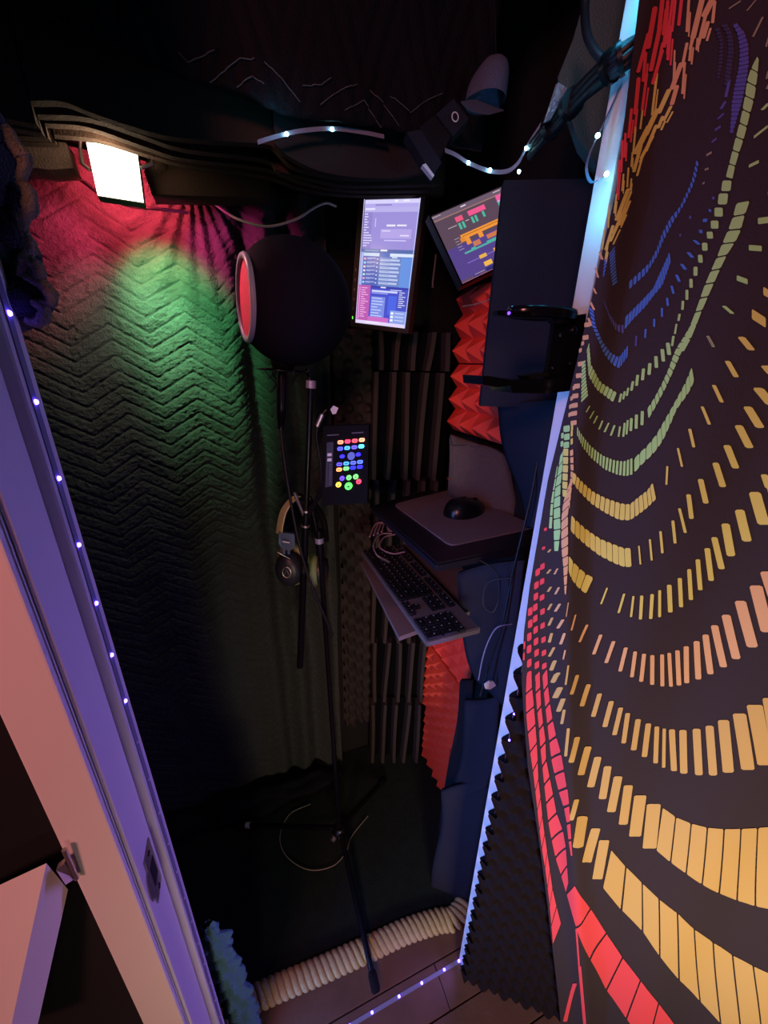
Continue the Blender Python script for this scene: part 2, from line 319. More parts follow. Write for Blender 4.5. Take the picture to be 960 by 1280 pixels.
PRINT = {
 'blue': "84,8067,86,8058,67,8024,65,8033 88,8053,91,8043,71,8011,69,8020 92,8038,95,8029,74,7998,72,8007 96,8024,99,8015,78,7986,76,7994 101,8010,104,8000,82,7973,79,7981 105,7995,108,7986,86,7960,83,7968 110,7981,113,7972,91,7947,87,7955 115,7966,119,7957,96,7934,93,7942 120,7952,124,7943,102,7921,98,7929 126,7937,129,7928,107,7908,104,7917 131,7923,135,7913,113,7895,109,7904 62,8024,62,8012,49,7997,47,8008 62,8006,62,7994,50,7981,49,7992 62,7989,61,7977,52,7965,51,7976 61,7971,61,7959,54,7948,52,7960 61,7954,61,7941,55,7932,54,7944 370,8408,370,8393,382,8380,381,8396 370,8388,371,8373,384,8359,382,8374 371,8368,371,8353,384,8338,384,8353 371,8348,371,8333,381,8318,383,8333 370,8328,368,8314,378,8298,381,8313 367,8309,364,8295,374,8279,377,8293 363,8290,360,8276,369,8259,372,8274 359,8271,355,8257,363,8240,368,8254 354,8252,350,8238,357,8221,362,8235 349,8233,342,8221,350,8202,355,8216 339,8217,331,8205,342,8183,348,8197 328,8201,320,8189,335,8164,340,8178 318,8185,314,8170,328,8144,333,8159 312,8165,308,8151,322,8124,327,8139 306,8146,301,8131,316,8103,320,8118 300,8125,298,8109,310,8082,314,8098 298,8104,296,8088,307,8059,310,8076 295,8082,293,8066,303,8037,306,8054 292,8060,287,8045,296,8016,302,8031 286,8039,281,8024,288,7995,294,8010 279,8019,274,8003,279,7974,286,7989 271,7999,260,7986,270,7953,277,7968 257,7982,246,7970,255,7936,267,7949 242,7966,231,7954,239,7919,251,7932 227,7950,214,7937,223,7902,235,7915 210,7933,198,7921,206,7884,219,7897 217,7755,229,7770,237,7709,226,7692 231,7772,243,7787,249,7729,239,7712 245,7789,256,7804,261,7748,250,7732 258,7806,269,7820,275,7766,263,7750 271,7822,282,7837,288,7783,276,7768 283,7839,294,7853,301,7801,290,7786 295,7855,305,7870,311,7820,302,7804 307,7872,317,7886,321,7839,312,7823 318,7888,322,7906,331,7858,322,7842 322,7909,326,7927,342,7876,333,7860 326,7929,330,7947,353,7894,343,7878 330,7950,334,7967,358,7914,354,7896 335,7970,339,7987,360,7936,358,7917 339,7989,343,8006,363,7958,361,7939 343,8009,347,8026,365,7979,363,7960 348,8028,351,8045,367,8001,365,7982 44,7777,48,7764,23,7785,18,7801 50,7759,54,7746,30,7763,25,7779 55,7741,59,7728,38,7741,33,7757 61,7723,65,7710,46,7718,40,7734 67,7705,74,7693,55,7697,48,7712 78,7688,85,7676,68,7676,59,7691 89,7672,97,7660,81,7655,71,7670 100,7655,109,7643,94,7634,84,7649 112,7639,121,7627,109,7614,98,7629 126,7623,138,7612,123,7593,113,7608 142,7608,155,7598,139,7572,128,7587 159,7594,171,7583,159,7553,144,7566 176,7579,189,7571,179,7535,165,7548 195,7569,209,7562,199,7517,185,7530 214,7560,228,7553,222,7504,205,7512 231,7556,237,7567,244,7497,228,7501 239,7571,245,7582,253,7517,247,7503 247,7587,253,7598,262,7537,256,7523 255,7602,261,7613,271,7556,265,7542 323,7695,332,7695,338,7651,330,7651 351,7743,360,7743,368,7704,359,7705 373,7795,382,7794,392,7752,383,7752 384,7840,394,7840,406,7803,396,7803 390,7895,401,7894,418,7857,407,7858 398,7943,411,7942,431,7910,418,7911 407,7990,421,7989,444,7962,429,7963 421,8039,437,8037,461,8012,445,8013 433,8088,449,8086,473,8065,457,8067 448,8129,463,8127,468,8112,454,8114 455,8172,472,8171,472,8157,455,8159 464,8209,475,8207,480,8196,470,8197",
 'indigo': "79,7835,85,7825,96,7797,90,7807 89,7819,96,7809,107,7780,100,7790 100,7803,107,7793,117,7764,111,7774 111,7787,118,7777,128,7747,122,7757 122,7770,131,7761,142,7732,133,7741 137,7756,147,7748,156,7716,148,7725 153,7742,163,7734,171,7701,162,7710 169,7728,178,7720,185,7685,177,7694 185,7715,197,7715,206,7680,194,7683 205,7715,216,7715,226,7674,214,7677 287,7661,295,7661,303,7611,295,7611 375,8120,382,8119,383,8107,376,8108 397,8191,405,8190,406,8177,398,8178 465,8257,475,8256,479,8244,470,8245 381,8858,389,8846,404,8850,393,8862 391,8844,400,8832,417,8836,406,8848 401,8831,408,8818,430,8823,419,8835 409,8816,414,8804,438,8808,431,8821 415,8802,420,8790,447,8793,439,8806 420,8788,425,8775,454,8778,448,8791 426,8773,430,8761,459,8763,455,8776 430,8759,433,8747,463,8748,459,8761 433,8745,436,8733,468,8733,464,8746 436,8731,439,8719,472,8719,468,8732 439,8717,440,8705,474,8704,472,8717 440,8704,441,8692,476,8690,474,8702 441,8690,441,8678,478,8675,477,8688 441,8677,442,8665,480,8660,479,8673 442,8663,443,8651,481,8646,480,8659 443,8649,444,8637,482,8632,481,8644 444,8635,445,8623,483,8617,482,8630 446,8621,447,8609,484,8603,483,8615 447,8607,448,8594,484,8588,484,8601 449,8592,451,8579,483,8574,484,8587 452,8578,454,8565,483,8560,483,8573 455,8563,458,8550,482,8546,483,8558 458,8548,461,8534,482,8531,482,8544 461,8533,464,8519,482,8517,482,8529 464,8518,467,8504,481,8502,482,8515 467,8502,470,8489,481,8487,481,8500 413,8681,423,8679,426,8619,415,8621 419,8607,429,8605,419,8580,408,8582 424,8565,433,8564,416,8546,407,8548 428,8524,410,8513,412,8504,431,8515 425,8482,410,8471,412,8462,427,8473",
 'green': "51,7624,56,7605,52,7564,47,7583 57,7602,62,7583,58,7541,53,7560 62,7580,68,7560,63,7518,58,7537 69,7557,74,7538,69,7495,64,7515 75,7534,80,7515,75,7472,70,7491 82,7512,95,7495,83,7449,76,7468 97,7492,111,7475,99,7429,85,7446 113,7472,127,7454,116,7408,102,7426 130,7451,144,7434,134,7388,119,7405 147,7430,165,7416,156,7370,137,7385 169,7414,189,7403,180,7356,160,7368 193,7401,213,7391,204,7342,184,7354 216,7389,236,7378,227,7327,208,7339 239,7376,258,7365,249,7313,230,7325 49,7535,52,7522,37,7507,35,7523 53,7518,56,7504,40,7488,38,7503 57,7501,60,7487,43,7468,41,7484 60,7484,63,7470,46,7449,44,7464 64,7467,67,7453,49,7429,47,7445 68,7449,71,7435,52,7409,50,7425 72,7432,76,7418,55,7389,53,7405 77,7415,81,7401,59,7369,56,7385 83,7397,87,7383,62,7349,59,7365 88,7380,93,7366,65,7329,63,7345 94,7362,98,7348,69,7309,66,7325 276,7361,288,7362,288,7314,276,7313 291,7374,302,7375,303,7330,293,7330 305,7394,315,7394,317,7350,306,7349 319,7429,332,7430,335,7379,322,7378 334,7463,348,7464,355,7406,341,7405 354,7497,369,7497,377,7436,362,7436 377,7525,393,7525,402,7465,386,7465 396,7561,412,7561,428,7502,412,7501 416,7596,433,7596,452,7534,436,7534 433,7627,450,7627,471,7567,453,7567 453,7660,464,7660,469,7611,459,7611 454,7717,462,7717,467,7669,458,7669 455,7764,465,7764,468,7731,458,7731 454,7824,465,7823,473,7782,462,7782 458,7873,470,7872,481,7827,469,7827 462,7921,476,7920,486,7880,472,7881 466,7973,483,7972,492,7932,476,7933 471,8023,489,8022,500,7987,481,7989 474,8073,496,8071,506,8037,484,8039 481,8117,505,8115,515,8086,491,8088 486,8161,516,8158,525,8125,495,8128 487,8212,519,8208,529,8172,496,8176 489,8266,525,8262,532,8219,496,8223 499,8327,498,8373,523,8362,526,8316 498,8377,497,8422,524,8409,523,8365 497,8426,496,8470,527,8454,524,8413 496,8474,496,8517,527,8500,527,8458 496,8521,494,8564,525,8546,526,8504 493,8568,489,8611,525,8590,525,8550 489,8614,483,8657,520,8635,525,8594 482,8661,484,8699,513,8681,519,8639 485,8702,495,8737,503,8726,512,8684 490,8315,525,8310,531,8270,495,8274 567,8220,568,8171,613,8176,616,8225 568,8165,564,8118,614,8119,612,8171 563,8112,556,8064,606,8066,615,8113 555,8059,550,8009,588,8016,604,8061 549,8003,541,7953,577,7960,587,8010 540,7947,533,7896,568,7901,576,7954 532,7890,528,7836,559,7841,567,7895 528,7829,524,7773,550,7779,558,7835 524,7767,518,7711,544,7715,549,7773 517,7704,510,7647,536,7649,543,7708 509,7641,495,7585,521,7585,535,7643 520,7711,513,7687,538,7692,544,7721 512,7684,505,7659,532,7660,538,7689 504,7656,496,7632,524,7628,531,7656 495,7629,487,7604,514,7596,523,7624 486,7601,481,7574,508,7561,513,7592 481,7571,478,7542,503,7526,508,7557 478,7539,476,7510,498,7490,503,7521 476,7506,472,7478,493,7453,498,7485 472,7474,467,7446,487,7417,492,7449 466,7442,462,7414,480,7380,487,7412 461,7410,454,7382,472,7343,479,7375 453,7378,447,7350,464,7306,471,7339 446,7346,437,7318,454,7268,463,7301 436,7314,426,7287,444,7231,453,7264 398,7271,413,7272,428,7194,413,7193 374,7250,389,7251,404,7172,389,7171 354,7229,368,7229,380,7157,366,7156 340,7217,351,7218,361,7135,351,7135 328,7200,339,7201,348,7121,337,7120 309,7179,319,7180,323,7119,314,7118 279,7184,290,7185,282,7123,271,7122 246,7196,256,7196,244,7141,233,7141 209,7208,219,7208,210,7157,200,7156 174,7235,183,7235,170,7191,161,7191 148,7262,155,7261,139,7220,131,7220 116,7291,123,7291,110,7256,103,7256 574,7509,570,7473,597,7403,602,7440 570,7470,566,7434,588,7364,597,7400 565,7431,558,7395,574,7327,587,7362 557,7392,549,7356,560,7290,573,7325 549,7353,540,7316,555,7247,560,7287 540,7313,531,7276,551,7203,555,7244 530,7273,521,7236,544,7159,550,7200 520,7233,511,7194,537,7115,544,7156 510,7191,501,7152,524,7073,536,7112 500,7149,485,7112,507,7032,523,7070 484,7110,468,7073,485,6995,506,7030 466,7071,445,7038,463,6957,483,6993 443,7035,425,6998,443,6915,462,6954 415,7001,405,6995,424,6899,436,6904 400,6992,390,6986,407,6890,419,6896 385,6982,374,6977,388,6890,401,6890 368,6977,356,6977,368,6891,381,6891 349,6978,337,6978,348,6896,361,6892 330,6979,318,6981,328,6903,341,6899 311,6984,298,6988,307,6910,320,6906 292,6990,279,6994,287,6918,300,6913 272,6997,259,7001,268,6931,280,6922 253,7005,241,7013,249,6945,261,6936 234,7017,222,7026,229,6959,242,6950 216,7030,203,7039,209,6973,222,6964 197,7044,184,7052,189,6989,202,6979 177,7057,165,7069,171,7007,183,6995 159,7075,148,7086,153,7026,165,7014 142,7092,130,7103,135,7045,146,7033 125,7109,114,7120,119,7065,128,7051 108,7126,99,7137,106,7085,115,7072 94,7143,86,7155,93,7105,102,7092 81,7161,73,7172,81,7124,89,7112 597,7659,610,7659,650,7607,636,7607 625,7795,643,7795,692,7759,673,7759 651,7927,701,7909,708,7886,657,7904 663,8051,717,8045,724,8022,670,8028 667,8156,713,8160,721,8135,675,8131 675,8256,693,8248,698,8231,680,8240 561,8465,601,8498,604,8488,564,8455 573,8362,605,8376,609,8364,576,8350 558,8553,571,8551,589,8572,576,8574 26,7022,34,6960,20,6925,17,6985 35,6954,42,6890,22,6857,20,6918 42,6883,48,6818,24,6787,22,6850 48,6811,57,6745,30,6716,25,6780 58,6738,68,6672,37,6644,30,6709 69,6664,81,6597,49,6572,39,6637 82,6590,95,6522,61,6499,50,6565 96,6515,102,6443,74,6426,62,6492 103,6435,108,6362,88,6351,76,6418 15,6924,18,6850,12,6844,11,6917 19,6842,22,6766,14,6760,13,6835 23,6758,29,6680,16,6674,14,6752 30,6672,39,6593,25,6587,17,6666 40,6584,49,6504,33,6498,25,6579 8,7168,35,7178,41,7141,14,7131 15,7120,42,7131,48,7094,21,7084 20,7072,47,7083,53,7046,26,7035 0,7123,12,7130,17,7098,5,7090 5,7074,17,7082,22,7049,10,7041 5,7165,17,7173,22,7140,10,7133",
 'yellow': "546,6868,538,6844,573,6748,585,6772 537,6841,529,6816,559,6720,571,6744 527,6813,513,6794,543,6694,557,6716 511,6791,496,6771,525,6668,541,6691 494,6768,481,6747,507,6643,523,6665 479,6744,465,6722,487,6619,504,6640 463,6719,441,6716,459,6611,484,6616 438,6716,413,6717,429,6609,456,6611 410,6718,385,6724,399,6620,425,6609 381,6725,356,6731,368,6632,395,6621 352,6732,327,6739,337,6645,364,6634 323,6741,298,6752,307,6663,333,6648 294,6753,268,6765,275,6681,303,6665 264,6766,239,6781,243,6702,271,6684 235,6784,210,6804,213,6729,240,6706 206,6807,180,6829,182,6758,209,6733 176,6832,152,6854,152,6787,178,6762 148,6857,126,6879,127,6816,148,6790 123,6882,102,6902,103,6843,123,6820 588,6974,598,6975,620,6865,610,6864 612,7081,623,7082,670,6978,659,6977 638,7191,653,7192,700,7092,685,7091 664,7312,679,7312,741,7219,725,7218 685,7423,704,7423,768,7336,748,7336 709,7542,734,7542,801,7464,775,7463 732,7655,765,7656,835,7593,801,7593 1069,6957,1102,6960,1148,6883,1117,6879 758,7781,832,7741,847,7696,772,7736 777,7876,821,7854,832,7820,788,7841 527,6433,496,6426,529,6295,561,6305 494,6425,461,6432,492,6300,527,6294 459,6433,426,6442,455,6311,490,6300 423,6442,390,6453,417,6326,452,6312 387,6453,353,6464,379,6341,415,6327 351,6465,318,6484,342,6363,377,6342 315,6485,281,6506,304,6389,340,6365 279,6508,243,6533,265,6418,302,6391 241,6535,206,6566,225,6454,262,6421 203,6568,169,6598,186,6490,222,6456 166,6600,138,6629,152,6524,183,6492 563,6457,571,6459,609,6333,600,6331 608,6511,619,6513,663,6372,652,6370 649,6572,662,6574,709,6430,695,6428 694,6649,710,6651,761,6504,745,6502 708,6729,723,6730,798,6577,781,6576 727,6818,751,6820,810,6670,785,6668 760,6913,789,6915,862,6770,832,6768 806,7011,839,7013,924,6873,889,6871 831,7111,868,7113,957,6984,919,6983 853,7220,894,7222,991,7101,950,7099 863,7319,907,7320,1007,7211,963,7209 877,7414,929,7415,1026,7330,975,7328 879,7522,926,7523,978,7479,931,7478 171,6352,208,6305,215,6189,191,6235 211,6301,259,6253,250,6141,217,6185 262,6250,311,6207,293,6093,253,6137 315,6205,365,6180,341,6055,297,6090 455,6120,466,6122,455,5989,444,5987 558,6100,571,6103,571,5948,558,5944 612,6096,624,6099,647,5937,634,5933 654,6110,672,6113,707,5931,689,5927 708,6131,728,6134,766,5945,746,5942 745,6167,761,6169,813,5966,796,5964 783,6212,810,6215,873,6009,845,6007 832,6266,856,6268,925,6053,900,6052 868,6333,892,6335,968,6112,943,6110 896,6404,922,6406,1002,6189,975,6187 923,6483,955,6485,1046,6262,1015,6259 938,6558,973,6560,1080,6350,1045,6346 966,6649,1011,6652,1107,6444,1063,6438 1009,6740,1058,6744,1158,6550,1111,6544 1045,6851,1103,6856,1207,6667,1152,6659 1083,6951,1146,6956,1228,6815,1167,6807 50,7039,57,6996,31,6992,25,7034 58,6989,64,6946,38,6942,32,6985 66,6939,72,6895,45,6891,39,6935 73,6888,79,6844,53,6840,46,6884 81,6836,86,6791,61,6789,54,6833 87,6784,92,6738,71,6738,63,6782 122,8740,133,8741,149,8593,138,8593 185,8685,205,8683,180,8598,159,8599 210,8624,224,8623,206,8571,193,8572 151,8617,174,8617,143,8517,119,8515 184,8590,199,8589,189,8545,174,8545 90,8609,99,8610,105,8538,96,8536 129,8559,155,8560,112,8444,83,8439 164,8559,180,8559,155,8458,138,8456 111,8481,128,8483,117,8375,99,8372 71,8541,81,8543,93,8442,83,8440 79,8447,88,8449,95,8392,86,8390 73,8386,82,8387,94,8310,85,8309 55,8360,63,8360,73,8292,64,8292 137,8463,148,8464,136,8415,124,8414 98,8348,107,8349,112,8300,104,8299 143,8686,149,8686,161,8571,154,8571 225,8603,233,8602,218,8563,210,8563 201,8572,210,8571,201,8537,192,8538 159,8519,174,8519,140,8431,123,8429 133,8444,143,8445,134,8362,123,8361 90,8427,95,8428,101,8385,95,8384 66,8335,71,8335,78,8283,73,8282 108,8330,113,8331,117,8293,112,8293 87,8305,107,8309,76,8173,57,8174 107,8297,120,8299,96,8203,84,8202 41,8283,49,8283,55,8203,47,8204 85,8212,104,8214,73,8119,57,8120 97,8227,109,8229,88,8155,76,8154 50,8156,63,8155,51,8051,38,8053 75,8169,88,8170,65,8087,53,8087 20,8142,27,8141,33,8056,25,8057 46,8068,54,8068,56,8003,48,8004 18,8250,26,8248,41,8145,34,8147 112,8260,124,8262,97,8155,85,8154 52,8253,56,8252,61,8191,56,8191 109,8202,117,8203,99,8145,92,8145 90,8139,98,8139,78,8074,70,8074 55,8043,60,8043,61,7993,56,7994 45,7144,54,7154,60,7119,50,7109 52,7097,62,7107,68,7071,58,7062 41,7178,50,7187,56,7153,47,7143",
 'grey': "599,7657,611,7657,646,7610,634,7610 556,8622,566,8621,571,8639,561,8641 545,8682,552,8681,553,8655,546,8656 514,8793,521,8792,520,8761,513,8763 386,8932,351,8917,352,8912,388,8927 474,8862,481,8860,465,8803,458,8805 438,8923,443,8922,420,8892,414,8893 420,8433,402,8425,404,8416,422,8424 424,8373,410,8370,412,8362,426,8365 423,8321,415,8316,417,8309,424,8313",
 'orange': "290,5907,303,5904,295,5783,283,5784 388,5811,406,5811,379,5669,359,5674 488,5742,509,5748,498,5569,476,5564 574,5710,596,5717,590,5517,567,5509 655,5680,678,5687,689,5472,666,5464 717,5663,740,5667,771,5440,748,5435 774,5654,799,5658,840,5411,814,5407 827,5650,853,5653,918,5393,891,5390 887,5663,912,5665,987,5387,962,5383 928,5681,952,5683,1042,5392,1018,5389 971,5707,999,5710,1091,5412,1062,5407 1014,5746,1045,5750,1132,5443,1102,5436 1061,5795,1096,5801,1191,5494,1158,5484 1096,5855,1132,5862,1244,5559,1211,5547 1122,5935,1161,5944,1296,5640,1260,5626 1156,6025,1201,6036,1342,5728,1301,5711 1192,6140,1246,6154,1396,5845,1346,5825 1231,6262,1290,6277,1434,5977,1377,5957 1251,6366,1319,6382,1452,6139,1386,6118 99,6873,106,6817,84,6758,89,6811 106,6811,111,6754,80,6697,84,6752 111,6748,113,6690,85,6636,81,6691 113,6683,119,6625,91,6574,85,6630 120,6618,130,6559,101,6512,92,6568 131,6553,142,6493,111,6450,102,6506 143,6486,154,6425,123,6387,112,6443 155,6418,165,6356,138,6325,124,6381 167,6349,178,6286,154,6262,140,6319 179,6279,186,6214,168,6197,155,6256 187,6207,195,6140,182,6130,169,6190 196,6133,204,6065,197,6062,184,6123 74,7041,82,7005,67,6996,60,7029 84,6995,91,6958,75,6956,68,6988 93,6949,100,6911,84,6914,77,6947 101,6901,104,6863,90,6872,86,6906 105,6853,108,6814,94,6830,91,6864 109,6804,112,6765,99,6787,95,6821 113,6755,116,6715,103,6743,100,6778 117,6705,120,6664,108,6699,104,6734 121,6232,131,6238,121,6183,111,6177 151,6095,163,6102,152,6034,140,6026 176,5969,191,5979,177,5899,161,5888 213,5854,231,5865,214,5772,196,5758 241,5749,258,5758,252,5650,235,5636 273,5611,283,5616,285,5528,276,5521 226,6004,232,6005,238,5891,233,5889 235,8973,256,8970,254,8840,233,8843 275,8966,298,8961,279,8905,254,8909 190,8970,200,8969,220,8867,209,8868 241,8895,253,8893,248,8808,236,8809 280,8892,295,8889,291,8836,276,8838 289,8952,300,8950,311,8880,299,8882 258,8844,267,8842,273,8802,264,8803 219,8834,231,8833,233,8752,221,8753 235,8844,246,8842,256,8769,245,8771 211,8771,230,8769,214,8679,194,8681 228,8770,238,8769,257,8659,247,8660 214,8695,232,8693,227,8625,209,8626 178,8815,185,8814,209,8705,201,8706 266,8920,279,8918,277,8817,264,8819 208,8931,214,8930,229,8851,223,8852 298,8868,307,8866,304,8825,295,8827 269,8827,274,8826,279,8795,273,8796 251,8815,257,8814,265,8757,258,8758 246,8728,252,8727,266,8641,260,8642 193,8774,198,8773,216,8688,211,8689 14,8050,24,8048,44,8011,33,8012 10,7980,19,7979,40,7931,32,7932 18,7888,27,7887,45,7858,36,7858 15,7823,26,7822,51,7782,40,7783 20,7746,31,7745,52,7706,40,7706 12,7723,39,7726,43,7703,16,7700 15,7659,41,7663,46,7640,19,7636 16,7524,43,7530,48,7505,20,7500 17,7463,45,7468,49,7444,22,7438 17,7406,45,7412,49,7387,21,7380 19,7352,47,7359,51,7334,23,7326 24,7300,52,7308,57,7282,28,7274 28,7254,57,7263,61,7237,33,7228 35,7201,64,7210,68,7184,39,7175 15,7628,26,7634,30,7613,18,7606 10,7592,22,7599,25,7578,14,7570 13,7394,25,7402,29,7380,17,7371 12,7336,24,7345,27,7321,15,7312 13,7290,25,7299,29,7276,17,7266 17,7244,30,7253,33,7229,21,7220",
 'gold': "315,5487,327,5490,341,5308,329,5301 390,5395,422,5384,405,5221,376,5224 491,5290,524,5294,516,5079,477,5089 582,5220,612,5231,615,4990,583,4980 668,5175,700,5187,711,4918,678,4904 740,5136,770,5146,788,4862,758,4850 795,5098,826,5106,866,4798,835,4789 874,5054,911,5060,954,4741,915,4733 952,5023,990,5029,1044,4687,1006,4679 1019,5003,1050,5009,1131,4642,1100,4633 1076,4993,1098,4998,1188,4616,1167,4607 1117,4996,1154,5008,1265,4616,1230,4597 1181,5011,1223,5028,1328,4626,1288,4601 1252,5054,1294,5075,1411,4665,1371,4638 1312,5115,1353,5137,1484,4712,1442,4684 1361,5196,1415,5226,1560,4788,1504,4755 1417,5288,1480,5320,1661,4862,1590,4832 1463,5390,1538,5424,1750,4936,1662,4910 1521,5477,1603,5507,1827,4995,1729,4973 419,4885,439,4894,475,4584,457,4565 493,4800,543,4779,536,4529,494,4522 600,4668,651,4676,655,4355,593,4376 690,4574,739,4596,756,4235,702,4217 774,4503,825,4526,865,4143,812,4115 863,4422,922,4443,960,4020,899,3993 953,4347,1017,4363,1080,3900,1014,3878 1052,4252,1136,4279,1206,3796,1121,3759 1161,4185,1249,4228,1336,3719,1248,3659 1270,4195,1363,4152,1451,3631,1342,3696 1372,4148,1463,4150,1573,3575,1462,3627 1471,4151,1560,4171,1706,3503,1584,3569 1569,4174,1657,4209,1860,3419,1719,3495 1666,4213,1758,4248,2020,3349,1875,3411 1767,4251,1862,4281,2156,3334,2033,3345 1871,4284,1961,4320,2268,3374,2167,3337 615,4111,662,4096,656,3859,621,3828 680,3899,777,3874,805,3507,710,3514 829,3740,896,3775,912,3303,827,3315 915,3626,988,3664,1040,3127,961,3088 1027,3543,1176,3374,1271,2760,1069,3012 1190,3361,1338,3229,1491,2564,1290,2744 1350,3219,1491,3115,1696,2295,1508,2549 1504,3107,1651,3024,1946,1975,1714,2273 1665,3016,1833,2848,2199,1712,1968,1951 1849,2834,2039,2680,2404,1542,2217,1695 2055,2669,2215,2585,2614,1382,2420,1531 2228,2583,2362,2574,2903,1066,2633,1364 2373,2574,2502,2583,3177,841,2928,1036 59,6351,72,6357,62,6328,49,6323 82,6203,96,6210,82,6168,68,6163 107,6071,121,6079,108,6029,94,6023 131,5939,145,5947,134,5885,119,5878 154,5829,169,5839,159,5758,143,5750 171,5696,188,5707,187,5616,168,5606 205,5583,222,5597,207,5492,189,5481 228,5469,249,5488,242,5373,219,5357 264,5373,288,5397,271,5266,244,5246 225,5459,245,5476,239,5376,217,5361 255,5353,284,5382,274,5273,242,5248 293,5241,327,5276,315,5136,279,5101 332,5154,360,5179,354,5018,326,4986 361,5053,379,5069,390,4907,373,4885",
 'red': "817,3007,1019,2681,935,2412,799,2765 1033,2660,1231,2339,1161,1908,944,2387 1243,2318,1449,2006,1445,1319,1180,1868 1462,1989,1661,1757,1711,958,1462,1293 1674,1742,1894,1466,2000,582,1727,939 1909,1445,2143,1121,2315,191,2019,557 2158,1103,2362,862,2602,-79,2333,173 940,2369,951,2394,1089,1785,1079,1753 1079,1751,1096,1799,1380,604,1364,537 1121,1279,1143,1369,1231,365,1192,330 4,6490,21,6503,24,6481,8,6469 14,6353,31,6366,34,6344,17,6331 23,6219,47,6244,54,6201,29,6176 38,6104,63,6129,70,6086,45,6060 57,5978,83,6004,90,5960,64,5933 78,5865,104,5893,111,5846,86,5818 97,5748,122,5776,130,5729,104,5700 121,5629,147,5659,155,5610,129,5580 142,5514,168,5545,176,5495,150,5464 163,5396,189,5428,198,5377,171,5344 183,5292,210,5326,218,5273,192,5239 -1,6172,25,6199,32,6147,7,6120 6,6069,32,6096,40,6043,14,6015 16,5979,42,6007,50,5953,24,5924 25,5890,51,5918,60,5863,34,5834 39,5796,65,5826,74,5769,48,5739 56,5702,82,5732,91,5674,64,5644 73,5602,100,5633,109,5574,82,5542 92,5503,119,5535,128,5475,101,5442 111,5393,138,5426,148,5364,121,5330 132,5280,160,5314,170,5250,142,5216 -4,5854,23,5879,33,5814,5,5788 11,5752,38,5778,48,5711,20,5684 21,5637,48,5665,58,5596,31,5568 35,5529,63,5558,73,5487,45,5458 55,5402,83,5432,93,5359,65,5329 71,5288,99,5319,110,5244,82,5213 7,5558,17,5575,26,5508,17,5491 18,5456,27,5473,37,5404,27,5387 98,5312,127,5153,92,5086,72,5259 131,5138,168,4975,122,4889,94,5068 171,4958,208,4787,165,4686,125,4871 211,4770,248,4590,213,4474,170,4667 252,4572,288,4382,269,4254,218,4454 291,4362,328,4163,324,4021,274,4233 332,4143,380,3940,380,3777,329,3999 385,3919,432,3707,436,3523,384,3755 436,3685,489,3470,497,3265,441,3500 495,3448,551,3229,566,3005,503,3242 556,3207,614,2984,633,2737,573,2982 620,2961,678,2733,698,2457,639,2712 684,2710,755,2489,761,2162,703,2431 762,2467,838,2243,828,1850,767,2135 156,5326,184,5176,160,5118,136,5275 188,5155,218,4998,199,4936,164,5097 223,4977,262,4816,243,4747,204,4914 268,4794,311,4628,283,4546,247,4723 315,4604,348,4424,332,4338,289,4521 355,4400,408,4224,382,4121,338,4313 415,4200,471,4020,435,3895,388,4094 478,3995,532,3812,490,3663,441,3868 541,3790,609,3642,554,3431,496,3634 618,3622,670,3443,627,3204,563,3404 676,3415,722,3207,708,2995,636,3177 728,3178,775,2965,786,2794,718,2971 203,5365,231,5226,213,5153,183,5290 236,5203,271,5062,251,4990,218,5131 277,5039,318,4898,293,4822,257,4967 325,4874,371,4735,336,4646,299,4798 379,4714,430,4584,381,4465,342,4621 438,4560,483,4413,436,4286,387,4439 489,4387,535,4231,496,4113,444,4261 545,4210,588,4042,560,3957,504,4089 594,4013,634,3832,617,3781,570,3936 640,3803,681,3617,666,3579,623,3752 687,3587,729,3397,721,3383,673,3552 75,8978,94,8983,109,8878,89,8875 49,8937,72,8944,76,8813,52,8806 103,8970,118,8971,144,8824,128,8824 122,8990,133,8991,150,8836,138,8836 90,8894,109,8897,108,8744,88,8741 45,8855,62,8860,48,8728,31,8723 50,8796,65,8800,80,8704,65,8700 123,8817,138,8818,126,8701,110,8700 138,8894,151,8894,169,8781,156,8782 158,8984,171,8983,183,8891,170,8892 76,8733,89,8735,99,8605,86,8602 38,8709,57,8714,72,8584,53,8580 34,8600,47,8602,58,8495,45,8493 61,8604,73,8606,83,8517,71,8514 28,8512,38,8512,54,8421,43,8420 21,8486,31,8485,52,8364,42,8364 25,8412,34,8412,52,8277,44,8278 135,8974,147,8973,160,8873,149,8874 104,8944,115,8945,126,8863,114,8862 131,8917,140,8917,159,8802,150,8802 120,8841,132,8841,129,8722,117,8722 73,8765,82,8767,93,8691,84,8690 160,8852,168,8851,182,8764,174,8764 98,8688,106,8689,113,8587,105,8586 54,8563,62,8564,70,8481,61,8479 44,8478,51,8478,63,8408,56,8407 42,8362,47,8361,61,8257,56,8257",
